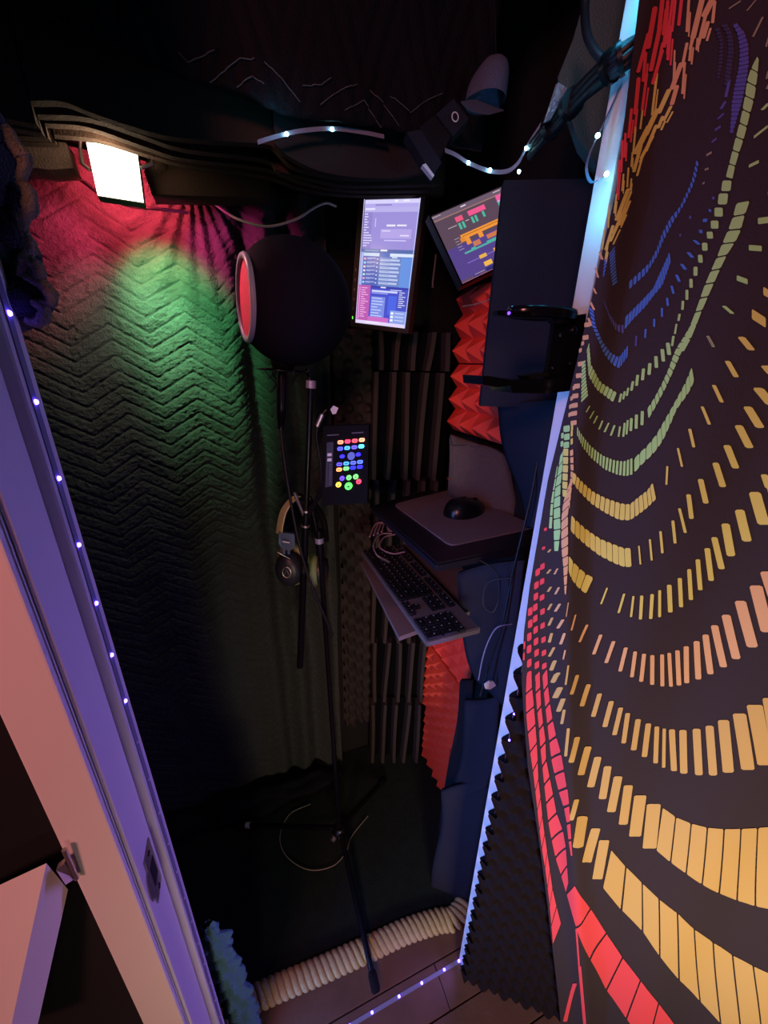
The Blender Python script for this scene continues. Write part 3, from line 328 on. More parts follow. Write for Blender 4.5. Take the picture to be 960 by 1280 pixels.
 'dark': "339,8868,347,8857,366,8857,358,8869 349,8855,357,8845,376,8844,368,8855 359,8843,367,8832,386,8830,378,8842 368,8830,372,8819,392,8816,388,8828 373,8817,377,8806,397,8803,393,8814 378,8804,382,8793,401,8789,398,8801 382,8791,386,8780,406,8775,402,8787 386,8778,388,8767,409,8762,407,8773 388,8765,390,8755,411,8748,409,8760 390,8753,391,8742,413,8735,411,8746 392,8740,393,8729,415,8721,413,8733 394,8727,395,8716,417,8708,415,8719 395,8715,397,8704,418,8695,417,8706 397,8702,398,8691,419,8681,418,8693 399,8689,400,8678,420,8668,419,8679 400,8676,402,8665,421,8655,420,8666 319,8859,325,8850,339,8852,333,8863 327,8847,333,8837,346,8840,340,8850 334,8835,340,8825,353,8827,348,8837 342,8823,348,8813,360,8814,355,8824 349,8810,351,8801,365,8801,362,8811 352,8798,354,8789,367,8789,365,8799 354,8786,356,8777,370,8776,368,8786 357,8774,359,8764,372,8764,370,8774 360,8762,362,8752,375,8751,373,8761 362,8750,364,8740,377,8739,375,8749 364,8738,366,8728,377,8726,377,8736 366,8726,367,8716,378,8714,378,8724 368,8713,369,8704,379,8702,378,8712 369,8701,371,8692,379,8690,379,8700",
}

PCOL = {'blue': '4a78c8', 'green': '9ed383', 'yellow': 'cbc768', 'gold': 'bfa462', 'orange': 'cfa878', 'red': 'd84c54', 'indigo': '55589a', 'grey': '8d8f72', 'dark': '3f3d58'}
for cname, txt in PRINT.items():
    pm = MB()
    for rec in txt.split(' '):
        a = [int(t) / 5000 for t in rec.split(',')]
        q = [Vector((a[k], a[k + 1], 0)) for k in (0, 2, 4, 6)]
        # clip the corners a little, then lay small strips of it on the cloth
        L = max((q[3] - q[0]).length, (q[2] - q[1]).length, 1e-4); Wd = max((q[1] - q[0]).length, (q[2] - q[3]).length, 1e-4)
        c = min(0.0022, 0.22 * Wd, 0.12 * L); e = c / L; k = max(2, min(10, int(L / 0.009))); nc = max(1, min(6, int(Wd / 0.008)))
        ts = [0.0, e] + [e + (1 - 2 * e) * i / k for i in range(1, k)] + [1 - e, 1.0]
        vs = []
        for t in ts:
            l = q[0].lerp(q[3], t); r = q[1].lerp(q[2], t); m_ = (l + r) / 2; w = 1 - 2 * c / Wd if t in (0.0, 1.0) else 1.0
            l, r = m_ + (l - m_) * w, m_ + (r - m_) * w
            for n in range(nc + 1):
                p = l.lerp(r, n / nc); vs.append(onDoor(p.x, p.y, rip(p.x, p.y) + 0.0012))
        fs = [(a * (nc + 1) + b, a * (nc + 1) + b + 1, (a + 1) * (nc + 1) + b + 1, (a + 1) * (nc + 1) + b) for a in range(len(ts) - 1) for b in range(nc)]
        pm.add(vs, fs, True)
    pm.build('printed_bars', mat(cname + '_print', PCOL[cname], 0.85, spec=0.1), tap, kind='stuff')
# ------------------------------------------------------------------ soft furnishings of the booth
tag(MB().prism([Vector(q) for q in ((-0.655, 0.60, 0.0004), (-0.22, 0.562, 0.0004), (0.12, 0.516, 0.0004), (0.43, 0.505, 0.0004), (0.635, 0.505, 0.0004), (0.635, 1.08, 0.0004), (-0.655, 1.08, 0.0004))], (0, 0, 0.009)).build('carpet', M_carpet), 'green black carpet on the booth floor under the tripod', 'carpet')

def tri(t):
    t = t % 1.0
    return 1 - abs(2 * t - 1)            # 0..1..0
def zig(x):
    # stitched zigzag, tighter where the blanket is gathered
    if x < 0.0: t = (x + 0.222 + 0.075) / 0.150
    else: t = 0.297 / 0.150 + x / 0.095
    return 0.046 * tri(t), t
def quilt_y(x, z):
    zz, t = zig(x)
    p = (z - zz + 0.012 * nz(x, 0, z, 2.2)) / 0.031
    fr = p - math.floor(p)
    puff = (1 - abs(2 * fr - 1) ** 8)
    g = max(0.0, min(1.0, (x - 0.0) / 0.06))
    sl = 1 if (t % 1.0) < 0.5 else -1
    y = 0.0050 * puff + puff * (0.0022 * nz(x * 2.6, p * 0.25, sl * 3, 40) + 0.0014 * nz(x, 5, z, 110)) + 0.004 * nz(x, 9, z, 16)
    y += 0.012 * nz(x, 1, z * 0.5, 4) + g * 0.018 * math.sin(x * 2 * math.pi / 0.085 + 1.5 * nz(x, 3, z, 3))
    # creases fanning out from the pinned top right corner
    dx, dz = x + 0.02, 1.86 - z
    ang = math.atan2(dx, dz)
    y += 0.006 * math.sin(ang * 26 + 3 * nz(x, 2, z, 4)) * math.exp(-math.hypot(dx, dz) / 0.30)
    if z < 0.3: y += 0.02 * (1 - z / 0.3) ** 2
    return 1.058 - y
def blanket(u, v):
    x = -0.63 + u * 0.885; z = 0.02 + v * 1.84
    return Vector((x, quilt_y(x, z), z))
tag(MB().grid(blanket, 330, 800).build('moving_blanket', M_quilt), 'charcoal quilted moving blanket with zigzag stitching hung on the back wall', 'blanket')

# crumpled spare blanket on the floor
def heap(u, v):
    a = 2 * math.pi * u; t = v
    c = Vector((-0.42 + 0.66 * t, 0.995 + 0.01 * math.sin(t * 5), 0.045))
    r = (0.055 if 0.0 < t < 1.0 else 0.0) * (0.75 + 0.4 * nz(t, 0, 0, 6)) * (1 - abs(2 * t - 1) ** 6)
    k = 1 + 0.25 * nz(math.cos(a) * 0.3, math.sin(a) * 0.3, t * 2, 6) + 0.10 * math.sin(a * 5 + t * 9)
    p = c + Vector((0, math.cos(a) * r * 1.2 * k, math.sin(a) * r * k))
    p.z = max(0.012, p.z); return p
tag(MB().grid(heap, 64, 120).build('crumpled_blanket', M_quiltd), 'dark blanket crumpled along the foot of the quilted back wall', 'blanket')

# hanging felt sheets round the ceiling, nearest first
SHEETS = [
    (0.74, [(-60, 138), (0, 147), (45, 155), (36, 126), (78, 127), (120, 143), (200, 168), (260, 175), (330, 180), (345, 187), (365, 207), (400, 217), (440, 222), (490, 222), (545, 212)]),
    (0.785, [(-60, 148), (0, 157), (52, 166), (44, 143), (110, 147), (180, 170), (230, 186), (330, 199), (350, 214), (400, 226), (440, 232), (550, 230)]),
    (0.83, [(-60, 160), (0, 168), (60, 172), (54, 154), (110, 159), (180, 183), (230, 198), (330, 210), (380, 228), (440, 238), (552, 238)]),
    (0.875, [(-60, 168), (0, 176), (70, 179), (64, 168), (120, 174), (180, 192), (240, 208), (330, 220), (380, 236), (440, 244), (555, 244)]),
]
SLAB = ['nearest brown felt sheet hanging from the booth ceiling, widest face showing', 'second brown felt sheet, its edge just below the nearest sheet',
        'third felt sheet from the front, peeping out above the lamp', 'rearmost felt sheet, its pink lit edge touching the bright lamp']
for (Y, pts), lab in zip(SHEETS, SLAB):
    lo = curve_pts([atY(x, y, Y) for x, y in pts[:3]], 3)[:-1] + [atY(*pts[2], Y)] + curve_pts([atY(x, y, Y) for x, y in pts[3:]], 4)
    xs = (lo[0].x, lo[-1].x)
    m = MB()
    n = len(lo)
    # strips between the lower edge and the ceiling, so that the outline may step
    TOP = 2.12
    vs = []
    for p in lo:
        vs += [p, Vector((p.x, Y, TOP)), p + Vector((0, 0.014, 0)), Vector((p.x, Y + 0.014, TOP))]
    fs = []
    for k in range(n - 1):
        a, b = 4 * k, 4 * k + 4
        fs += [(a, b, b + 1, a + 1), (a + 2, a + 3, b + 3, b + 2), (a, a + 2, b + 2, b), (a + 1, b + 1, b + 3, a + 3)]
    fs += [(0, 1, 3, 2), (4 * n - 4, 4 * n - 2, 4 * n - 1, 4 * n - 3)]
    m.add(vs, fs)
    tag(m.build('felt_sheet', M_brownfelt), lab, 'acoustic sheet', 'felt sheets hung round the ceiling')

# quilt draped from the ceiling in front of the sheets, with pale zigzag stitching
DR = [(60, 30), (150, 66), (232, 98), (300, 120), (345, 143), (420, 156), (480, 163), (540, 178), (600, 190)]
dl = curve_pts([atY(x, y, 0.69) for x, y in DR], 6)
def drape(u, v):
    k = u * (len(dl) - 1); i0 = min(int(k), len(dl) - 2); p = dl[i0].lerp(dl[i0 + 1], k - i0)
    z = p.z + (2.12 - p.z) * v
    return Vector((p.x, 0.69 + 0.016 * nz(p.x, 0, z, 9) + 0.0015 * math.sin(z * 90 + 30 * abs((p.x * 9) % 1 - 0.5)) - 0.03 * v, z))
quilt = MB().grid(drape, 120, 60).build('ceiling_quilt', M_quiltd); solid(quilt, 0.008)
tag(quilt, 'dark quilt with faint white zigzag stitches draped under the booth ceiling', 'blanket')
for run in ([(330, 78), (352, 100), (375, 128)], [(378, 108), (400, 110), (412, 102)], [(400, 132), (425, 115), (445, 108)], [(430, 140), (454, 127), (470, 148), (478, 158)],
            [(462, 113), (480, 130), (500, 156)], [(488, 120), (513, 141), (530, 128), (552, 118)], [(222, 62), (234, 74), (268, 60)], [(262, 100), (300, 72), (318, 74)], [(296, 108), (315, 95), (330, 106)]):
    fine = []
    for (x0, y0), (x1, y1) in zip(run, run[1:]):
        for k in range(13):
            a = atY(x0 + (x1 - x0) * k / 12, y0 + (y1 - y0) * k / 12, 0.675); fine.append(a)
    for v in fine:
        k = min(range(len(dl)), key=lambda q: abs(dl[q].x - v.x)); f = (v.z - dl[k].z) / (2.12 - dl[k].z)
        v.y = drape(k / (len(dl) - 1), max(0, f)).y - 0.0105
    MB().tube(fine, 0.0006, 5).build('stitch_line', M_stitch, quilt, label='pale stitching')

# foam blocks either side of the lamp
def block(name, px, Y, dep, m, lab, cat='foam', bev=0.0):
    o = MB().prism([atY(x, y, Y) for x, y in px], (0, dep, 0)).build(name, m)
    return tag(o, lab, cat)
block('foam_block', [(-30, 168), (60, 176), (82, 178), (92, 210), (60, 212), (-30, 200)], 0.93, 0.05, M_felt, 'short grey green foam block wedged left of the bright lamp')
block('foam_block', [(184, 196), (340, 226), (338, 246), (260, 245), (190, 243), (180, 215)], 0.93, 0.05, M_brownfelt, 'long brown foam block wedged right of the bright lamp')
# sagging sheet below the strip of cyan lights
sg = curve_pts([atY(x, y, 0.715) for x, y in [(344, 180), (362, 196), (400, 214), (450, 222), (500, 222), (535, 213)]], 5)
tp = [Vector((p.x, p.y, 1.862)) for p in sg]
m = MB(); vs = []
for a, b in zip(sg, tp): vs += [a, b, a + Vector((0, 0.012, 0)), b + Vector((0, 0.012, 0))]
fs = []
for k in range(len(sg) - 1):
    a, b = 4 * k, 4 * k + 4; fs += [(a, b, b + 1, a + 1), (a + 2, a + 3, b + 3, b + 2), (a, a + 2, b + 2, b), (a + 1, b + 1, b + 3, a + 3)]
fs += [(0, 1, 3, 2), (len(vs) - 4, len(vs) - 2, len(vs) - 1, len(vs) - 3)]
tag(m.add(vs, fs).build('foam_sheet', M_foam), 'dark foam sheet with a sagging curved edge below the two cyan lights', 'foam')

# fleece throw over the head of the left door frame
FE = [(415, -4), (402, 34), (392, 50), (384, 66), (372, 62), (352, 50), (335, 44), (312, 42), (296, 32), (280, 28), (262, 34), (248, 33), (228, 24), (205, 30), (190, 22), (172, 14), (155, 2), (120, -10), (60, -30)]
def fleece(u, v):
    y = 415 - v * 355
    e = float(np.interp(y, [a[0] for a in FE][::-1], [a[1] for a in FE][::-1]))
    x = -150 + (e + 150) * u
    p = atY(x, y, 0.452)
    w = 0.012 * math.sin(u * 13 + 5 * nz(u, v, 0, 3) + v * 5) + 0.008 * nz(u * 2, v * 5, 0, 3) + 0.002 * nz(u * 30, v * 60, 0, 2)
    return p + Vector((0, -0.012 + w, 0))
fo = MB().grid(fleece, 60, 110).build('fleece_throw', mat('dark_blue_fleece', '23252b', 1.0, bump=1.0, bscale=500, sheen=0.25, spec=0.05))
solid(fo, 0.014, 0); tag(fo, 'dark fluffy fleece throw hanging over the top of the left door jamb', 'blanket')
# fuzzy edges of the throw, the lamp's rim light put into their pale colour
M_rimlit = mat('fuzzy_rim_light', '8a8268', 1.0, bump=1.0, bscale=500, spec=0.05)
def fuzzy(px, Y, r0):
    P = curve_pts([atY(x + 4, y, Y) for x, y in px], 8)
    MB().tube([p + Vector((.0018 * nz(p.x, 1, p.z, 120), 0, .0018 * nz(p.z, 2, 0, 120))) for p in P],
              [r0 * (.55 + .45 * math.sin(math.pi * min(1, (k + .5) / len(P)))) * (1 + .35 * nz(k, r0 * 900, 0, .8)) for k in range(len(P))], 10).build('rim_lit_edge', M_rimlit, fo, label='fuzzy edge with pale rim light in its colour')
fuzzy([(2, 158), (12, 176), (22, 192), (28, 206), (20, 226)], .424, .0052)
fuzzy([(18, 226), (30, 238), (34, 254), (28, 276), (26, 288)], .424, .0048)
fuzzy([(24, 284), (32, 298), (34, 312), (26, 330), (20, 345)], .424, .0040)
fuzzy([(22, 318), (38, 330), (44, 342), (38, 352)], .424, .0045)
fuzzy([(26, 345), (44, 352), (58, 366), (60, 378), (46, 378)], .424, .0045)
fuzzy([(30, 372), (48, 384), (52, 396), (40, 404), (28, 400)], .424, .0045)

# teal fluffy cloth at the foot of the left jamb
P = curve_pts([Vector((-0.150, 0.470, 0.53)), Vector((-0.148, 0.472, 0.42)), Vector((-0.138, 0.474, 0.28)), Vector((-0.132, 0.474, 0.12)), Vector((-0.128, 0.474, 0.02))], 16)
def fluff(u, v):
    a = 2 * math.pi * u; k = v * (len(P) - 1); i0 = min(int(k), len(P) - 2); c = P[i0].lerp(P[i0 + 1], k - i0)
    r = 0.026 * (0.35 + 0.65 * min(1, v * 5)) * (1 + 0.5 * nz(math.cos(a) * 1.2, math.sin(a) * 1.2, v * 9, 1.6) + 0.22 * math.sin(v * 85 + a * 2))
    return c + Vector((math.cos(a) * r, math.sin(a) * r * 0.6, 0))
tag(MB().grid(fluff, 40, 150).build('fluffy_cloth', mat('teal_fluff', '5c8791', 1.0, bump=1.0, bscale=350, spec=0.05)), 'pale teal fluffy cloth bunched along the foot of the left jamb', 'cloth')

# twisted rope along the front edge of the carpet
RP = curve_pts([atZ(x, y, 0.014) for x, y in [(225, 1306), (262, 1280), (330, 1243), (400, 1213), (460, 1186), (505, 1165), (545, 1152), (566, 1148), (582, 1132)]], 10)
rope = thing('rope', 'thick cream twisted rope laid along the front edge of the carpet', 'rope', RP[0])
M_rope = mat('cream_rope', 'b3a578', 0.9, bump=1.0, bscale=450, vary=0.2, vscale=150, spec=0.1)
core = MB().tube(RP, 0.010, 10).build('rope_core', M_rope, rope)
seg = []
for k in range(15):
    a = -0.30 * math.pi + 1.6 * math.pi * k / 14
    seg.append(Vector((0.019 * (k / 7 - 1), 0.022 * math.cos(a), 0.0095 * math.sin(a))))
strand = MB().tube(seg, [0.0046 + 0.0046 * math.sin(math.pi * k / 14) for k in range(15)], 10).build('strand', M_rope)
tot = [0.0]
for a, b in zip(RP, RP[1:]): tot.append(tot[-1] + (b - a).length)
s, first = 0.0, True
while s < tot[-1]:
    k = max(i for i in range(len(tot)) if tot[i] <= s + 1e-9); k = min(k, len(RP) - 2)
    p = RP[k].lerp(RP[k + 1], (s - tot[k]) / max(1e-6, tot[k + 1] - tot[k])); ex = (RP[k + 1] - RP[k]).normalized()
    ey = Vector((0, 0, 1)).cross(ex).normalized(); ez = ex.cross(ey)
    Mx = frame(ex, -ey, ez * -1, p) @  Matrix.Rotation(math.pi, 4, 'X')
    if first: strand.matrix_basis = Mx; attach(strand, rope); first = False
    else: copy_part(strand, rope, Mx)
    s += 0.0165

# ------------------------------------------------------------------ LED strips
def led_bulb(m, r=0.0022):
    return MB().lathe([(0.0001, r * 0.9), (r * 0.7, r * 0.75), (r, r * 0.2), (r, 0)], 10)
def strip(lab, pts, width_dir, w, leds, normal, mled, name='led_strip', r=0.0022, th=0.0008, dark=0):
    """ribbon along pts; leds are points on it"""
    wd = Vector(width_dir) * w / 2; nn = Vector(normal)
    t = thing(name, lab, 'light strip', pts[0])
    vs = []
    for p in pts: vs += [p - wd, p + wd, p + wd + nn * th, p - wd + nn * th]
    fs = [(0, 1, 2, 3), tuple(4 * len(pts) - 4 + q for q in (3, 2, 1, 0))]
    for k in range(len(pts) - 1):
        for j in range(4): fs.append((4 * k + j, 4 * k + (j + 1) % 4, 4 * k + 4 + (j + 1) % 4, 4 * k + 4 + j))
    MB().add(vs, fs).build('ribbon', M_tape, t)
    q = nn.to_track_quat('Z', 'Y').to_matrix().to_4x4()
    first = dfirst = None
    for p in leds:
        Mx = Matrix.Translation(p + nn * th) @ q
        if dark and p.z < dark:
            q2 = Matrix.Scale(0.7, 4)
            if dfirst is None:
                dfirst = led_bulb(M_pvc, r).build('led', M_pvc, label='unlit led'); dfirst.matrix_basis = Mx @ q2; attach(dfirst, t)
            else: copy_part(dfirst, t, Mx @ q2)
        elif first is None:
            first = led_bulb(mled, r).build('led', mled); first.matrix_basis = Mx; attach(first, t)
        else: copy_part(first, t, Mx)
    return t
# left jamb
XS = -0.1502
zs = []
lp = [(5, 390), (40, 503), (69, 600), (94, 685), (116, 759), (137, 824), (155, 882)]
Zl = [atX(x, y, XS + 0.001).z for x, y in lp]
stp = (Zl[0] - Zl[-1]) / 6
allz = [Zl[0] - stp * k for k in range(-1, 23)]
allz = [z for z in allz if 0.05 < z < Zl[0] + 0.01]
strip('strip of violet lights running up the left door jamb', [Vector((XS, 0.409, 0.01)), Vector((XS, 0.409, 1.62))], (0, 1, 0), 0.009, [Vector((XS, 0.409, z)) for z in allz], (1, 0, 0), M_led_v, dark=Zl[-1] - 0.02)
# threshold
strip('strip of violet lights stuck to the floor boards at the threshold', [Vector((-0.15, 0.409, 0.0002)), Vector((0.403, 0.409, 0.0002))], (0, 1, 0), 0.008,
      [Vector((p.x, 0.409, 0.0002)) for p in [atZ(x, y, 0.001) for x, y in [(410, 1296), (437, 1281), (465, 1265), (499, 1246), (527, 1228), (555, 1211), (573, 1200)]]], (0, 0, 1), M_led_v, r=0.0028)
# right jamb, on its front edge beside the foam
def jp(x, y): return atY(x, y, 0.3855)
strip('strip of lights down the edge of the right jamb, violet beside the foam', [Vector((0.4065, 0.3850, 0.02)), Vector((0.4065, 0.3850, 1.20))], (1, 0, 0), 0.0028,
      [Vector((0.4065, 0.3850, z)) for z in (1.19, 1.125, 1.06, 0.99, 0.925, 0.86, 0.795, 0.73)], (0, -1, 0), M_led_v, r=0.0020)
def strip3(lab, px, leds, Y0, mled, w=0.006, r=0.0026):
    pts = curve_pts([atY(x, y, Y) for x, y, Y in px], 6)
    return strip(lab, pts, (0, 0.25, 0.97), w, [atY(x, y, Y) for x, y, Y in leds], (0, -1, 0), mled, r=r)
strip3('pale ribbon with two bright cyan lights under the draped quilt', [(322, 178, .69), (345, 171, .69), (375, 164, .69), (415, 161, .69), (450, 165, .69), (480, 171, .69)], [(358, 168, .687), (415, 162, .687)], .69, M_led_c)
strip3('looped ribbon of cyan lights between the black box and the cable bundle', [(556, 188, .62), (570, 194, .62), (586, 204, .61), (612, 214, .60), (634, 214, .59), (648, 203, .58), (657, 186, .57), (672, 162, .56), (690, 135, .55)],
       [(585, 204, .606), (612, 213, .597), (648, 215, .59), (657, 186, .566)], .6, M_led_c)
# tail of the strip that loops over the right jamb
tl = curve_pts([atY(x, y, .40) for x, y in [(783, 86), (770, 120), (752, 160), (738, 190), (733, 212), (740, 228), (758, 219)]], 6)
t = strip('thin loop of led ribbon hanging beside the blue lit right jamb', tl, (0.3, 0.95, 0), 0.005, [atY(758, 218, .384), atY(747, 170, .398), atY(812, 14, .384)], (-0.6, -0.8, 0), M_led_c, r=0.0024)
# ------------------------------------------------------------------ the bright work lamp
LC = [atY(108, 178, .915), atY(170, 182, .915), atY(179, 252, .885), atY(122, 243, .885)]
lamp = thing('work_lamp', 'glaring square led work lamp hung at the top left of the quilted wall', 'lamp', (LC[2] + LC[3]) / 2)
ctr = sum(LC, Vector()) / 4
nrm = (LC[1] - LC[0]).cross(LC[3] - LC[0]).normalized()
if nrm.y > 0: nrm = -nrm
MB().prism([ctr + (p - ctr) * 1.03 - nrm * 0.002 for p in LC], -nrm * 0.012).build('lamp_body', M_black, lamp)
MB().prism(LC, -nrm * 0.002).build('diffuser', mat('lamp_glow', 'ffffff', 0.5, emit='fff3cf', estr=6), lamp)
yk = [atY(100, 186, .925), atY(103, 205, .91), atY(112, 212, .905)]
MB().tube(yk, 0.0028, 8).build('bracket', M_steel, lamp, label='pink lit wire bracket')
MB().tube([atY(192, 186, .925), atY(190, 205, .91), atY(176, 210, .905)], 0.0028, 8).build('bracket', M_steel, lamp)
MB().tube(curve_pts([atY(100, 186, .925), Vector((-0.165, 0.90, 1.85)), Vector((-0.16, 0.885, 1.875))], 5), 0.0022, 8).build('hanging_hook', M_steel, lamp)
# adaptor and leads beside the lamp
ad = thing('plug_adaptor', 'white plug adaptor with a black band left of the bright lamp', 'adaptor', atY(55, 210, .99))
a, b, c = atY(38, 210, .99), atY(58, 210, .99), atY(79, 211, .99)
MB().tube([a, a.lerp(b, .5), b], 0.0085, 12).build('black_band', M_black, ad)
MB().tube([b, b.lerp(c, .15), b.lerp(c, .6), c], [0.009, 0.0125, 0.0115, 0.006], 14).build('adaptor_body', M_pvc, ad)
M_cable = mat('black_cable', '121217', 0.5)
def cable(name, lab, px, r, m, n=8, cat='cable', res=8):
    P = curve_pts([atY(*q) for q in px], res)
    return tag(MB().tube(P, r, n).build(name, m), lab, cat)
cable('power_cable', 'dark power cable sagging below the bright lamp', [(0, 214, .985), (40, 217, .985), (80, 214, .985), (105, 228, .985), (130, 246, .98), (165, 258, .98), (205, 262, .985), (235, 266, .99)], 0.0028, M_cable)
cable('charging_cable', 'white cable drooping across the quilted wall above the foam ball', [(256, 244, .99), (275, 260, .98), (300, 275, .96), (335, 283, .95), (370, 274, .96), (392, 260, .97), (408, 254, .98), (420, 258, .99)], 0.0024, mat('white_cable', 'b9b2ab', 0.5))

# ------------------------------------------------------------------ foam ball filter, microphone, stand
BC = atR(366, 381, 0.78); BR = 0.101
ball = thing('foam_ball', 'large black foam ball filter enclosing the microphone, red mesh face', 'microphone filter', BC - Vector((0, 0, BR)))
ax = Vector((-0.985, -0.13, 0.03)).normalized()
Mb = Matrix.Translation(BC) @ ax.to_track_quat('Z', 'Y').to_matrix().to_4x4()
h = 0.078; rd = math.sqrt(BR ** 2 - h ** 2)
prof = [(0.0001, -BR)] + [(BR * math.sin(t), -BR * math.cos(t)) for t in np.linspace(0.05, math.pi - math.asin(rd / BR), 40)] + [(rd - 0.004, h - 0.004), (0.0001, h - 0.004)]
MB().lathe(prof, 64, Mb).build('foam_shell', mat('black_ball_foam', '14141f', 0.9, bump=0.35, bscale=420, spec=0.1), ball)
MB().lathe([(rd + 0.001, h - 0.004), (rd + 0.0035, h + 0.002), (rd + 0.001, h + 0.006), (rd - 0.005, h + 0.006), (rd - 0.006, h + 0.001), (rd - 0.003, h - 0.004)], 56, Mb).build('rim', mat('grey_rim', '9aa2b0', 0.35), ball, label='pale grey rim round the mesh')
MB().lathe([(rd - 0.004, h + 0.0005), (0.03, h + 0.002), (0.0001, h + 0.0022)], 48, Mb).build('mesh_screen', mat('red_mesh', 'ff5470', 0.75, bump=0.5, bscale=900), ball, label='pinkish red mesh screen')

mic = thing('microphone', 'black microphone hanging below the foam ball in its ring holder', 'microphone', atR(352, 536, .785))
m0, m1 = atR(353, 458, .785), atR(351, 536, .785)
MB().tube([m0.lerp(m1, t) for t in (0, .15, .6, .85, .86, 1)], [0.0085, 0.0092, 0.0092, 0.008, 0.0065, 0.0065], 20).build('microphone_body', M_pole, mic)
rc = atR(354, 463, .785)
Mr = Matrix.Translation(rc) @ Matrix.Rotation(0.06, 4, 'Y')
MB().lathe([(0.046, -0.0015), (0.050, 0), (0.046, 0.0022), (0.012, 0.003), (0.010, -0.0015), (0.046, -0.0015)], 40, Mr).build('ring_holder', M_pole, mic)
MB().lathe([(0.012, 0.002), (0.020, 0.004), (0.022, 0.016), (0.018, 0.028)], 28, Mr).build('collar', M_matt, mic)
for k in range(4):
    a = k * math.pi / 2 + 0.5; d = Vector((math.cos(a), math.sin(a), 0))
    MB().tube([rc + d * 0.040, rc + d * 0.012 + Vector((0, 0, -0.030))], 0.0011, 6).build('elastic_cord', M_cable, mic)
MB().tube([rc + Vector((0.044, 0, 0)), atR(384, 466, .780), atR(388, 476, .778)], 0.004, 10).build('holder_arm', M_pole, mic)
P = curve_pts([atR(351, 536, .783), atR(356, 580, .772), atR(364, 630, .766), (atR(374, 680, .764)), atR(388, 728, .764), atR(408, 775, .768), atR(416, 795, .775)], 10)
tag(MB().tube(P, 0.0032, 8).build('microphone_cable', M_cable), 'black cable running down from the microphone across the stand poles', 'cable')

stand = thing('microphone_stand', 'black tripod microphone stand with raised boom in the middle of the booth', 'microphone stand', Vector((0.176, 0.775, 0.012)))
hub = Vector((0.172, 0.773, 0.10)); top = atR(399, 672, .79)
MB().tube([hub + Vector((0, 0, -0.035)), top], 0.0062, 14).build('lower_pole', M_pole, stand)
jn = atR(385, 612, .79)
MB().tube([top + (hub - top).normalized() * 0.02, jn.lerp(top, .15)], 0.0048, 12).build('upper_pole', M_pole, stand)
def along(a, b, t, dt): return [a.lerp(b, t), a.lerp(b, t + dt)]
MB().tube(along(top, hub, -0.018, 0.06), 0.0092, 16).build('clutch', M_pole, stand)
MB().tube(along(top, hub, 0.0, 0.012), 0.0098, 16).build('clutch_collar', mat('grey_collar', '8d8ea6', 0.4, 0.3), stand, label='grey collar of the clutch')
b0, b1 = atR(375, 833, .785), atR(389, 478, .776)
MB().tube([b0, b0.lerp(b1, .62)], 0.0082, 16).build('boom_sleeve', M_pole, stand)
MB().tube([b0.lerp(b1, .60), b1], 0.0058, 14).build('boom_tube', M_pole, stand)
MB().tube(along(b0, b1, 0.985, 0.02), 0.0095, 16).build('boom_collar', mat('pale_collar', 'a8a0b0', 0.35, 0.4), stand, label='pale metal collar at the top of the boom')
for t in (0.565, 0.615):
    MB().tube(along(b0, b1, t, 0.006), 0.0100, 16).build('clamp_ring', M_steel, stand, label='bright metal clamp ring')
MB().tube(along(b0, b1, 0.40, 0.03), 0.0092, 16).build('boom_joint', M_black, stand)
wn = atR(368, 616, .77)
MB().tube([b0.lerp(b1, .585), wn], 0.0035, 10).build('wing_bolt', M_steel, stand)
lg0 = Vector((0, 0, 0))
feet = [atZ(296, 1031, 0.022), atZ(470, 1238, 0.022), atZ(480, 975, 0.022)]
hb = MB().tube([hub + Vector((0, 0, -0.045)), hub + Vector((0, 0, -0.03)), hub + Vector((0, 0, 0.004)), hub + Vector((0, 0, 0.010))], [0.017, 0.020, 0.020, 0.013], 20)
for k in range(3):
    a = k * 2.1 + 0.4; hb.box(hub + Vector((math.cos(a) * .020, math.sin(a) * .020, -0.016)), (0.012, 0.012, 0.022), Matrix.Rotation(a, 3, 'Z'), 0.002)
hubo = hb.build('hub', M_black, stand)
MB().tube([hub + Vector((-0.021, -0.010, -0.016)), hub + Vector((-0.028, -0.016, -0.016))], [0.009, 0.007], 12).build('hub_knob', M_steel, hubo)
for f in feet:
    d = (f - hub); st = hub + Vector((d.x, d.y, 0)).normalized() * 0.018 + Vector((0, 0, 0.0))
    leg = MB().tube([st, f], 0.0078, 14).build('leg', M_pole, stand)
    e = (f - st).normalized()
    MB().tube([f - e * 0.035, f - e * 0.028, f, f + e * 0.005], [0.0082, 0.0115, 0.0118, 0.008], 14).build('rubber_foot', M_matt, leg)
    if f is feet[0]:
        MB().tube([f - e * 0.052, f - e * 0.036], 0.0088, 12).build('tape_band', M_pvc, leg, label='white tape round the leg')
P = curve_pts([atZ(x, y, 0.014) for x, y in [(388, 1005), (362, 1018), (350, 1045), (358, 1070), (385, 1087), (415, 1083), (432, 1066), (440, 1045), (460, 1020)]], 8)
tag(MB().tube(P, 0.0012, 6).build('thin_cable', mat('pale_thin_cable', '8c8878', 0.6)), 'thin pale cable looped on the carpet round the tripod hub', 'cable')

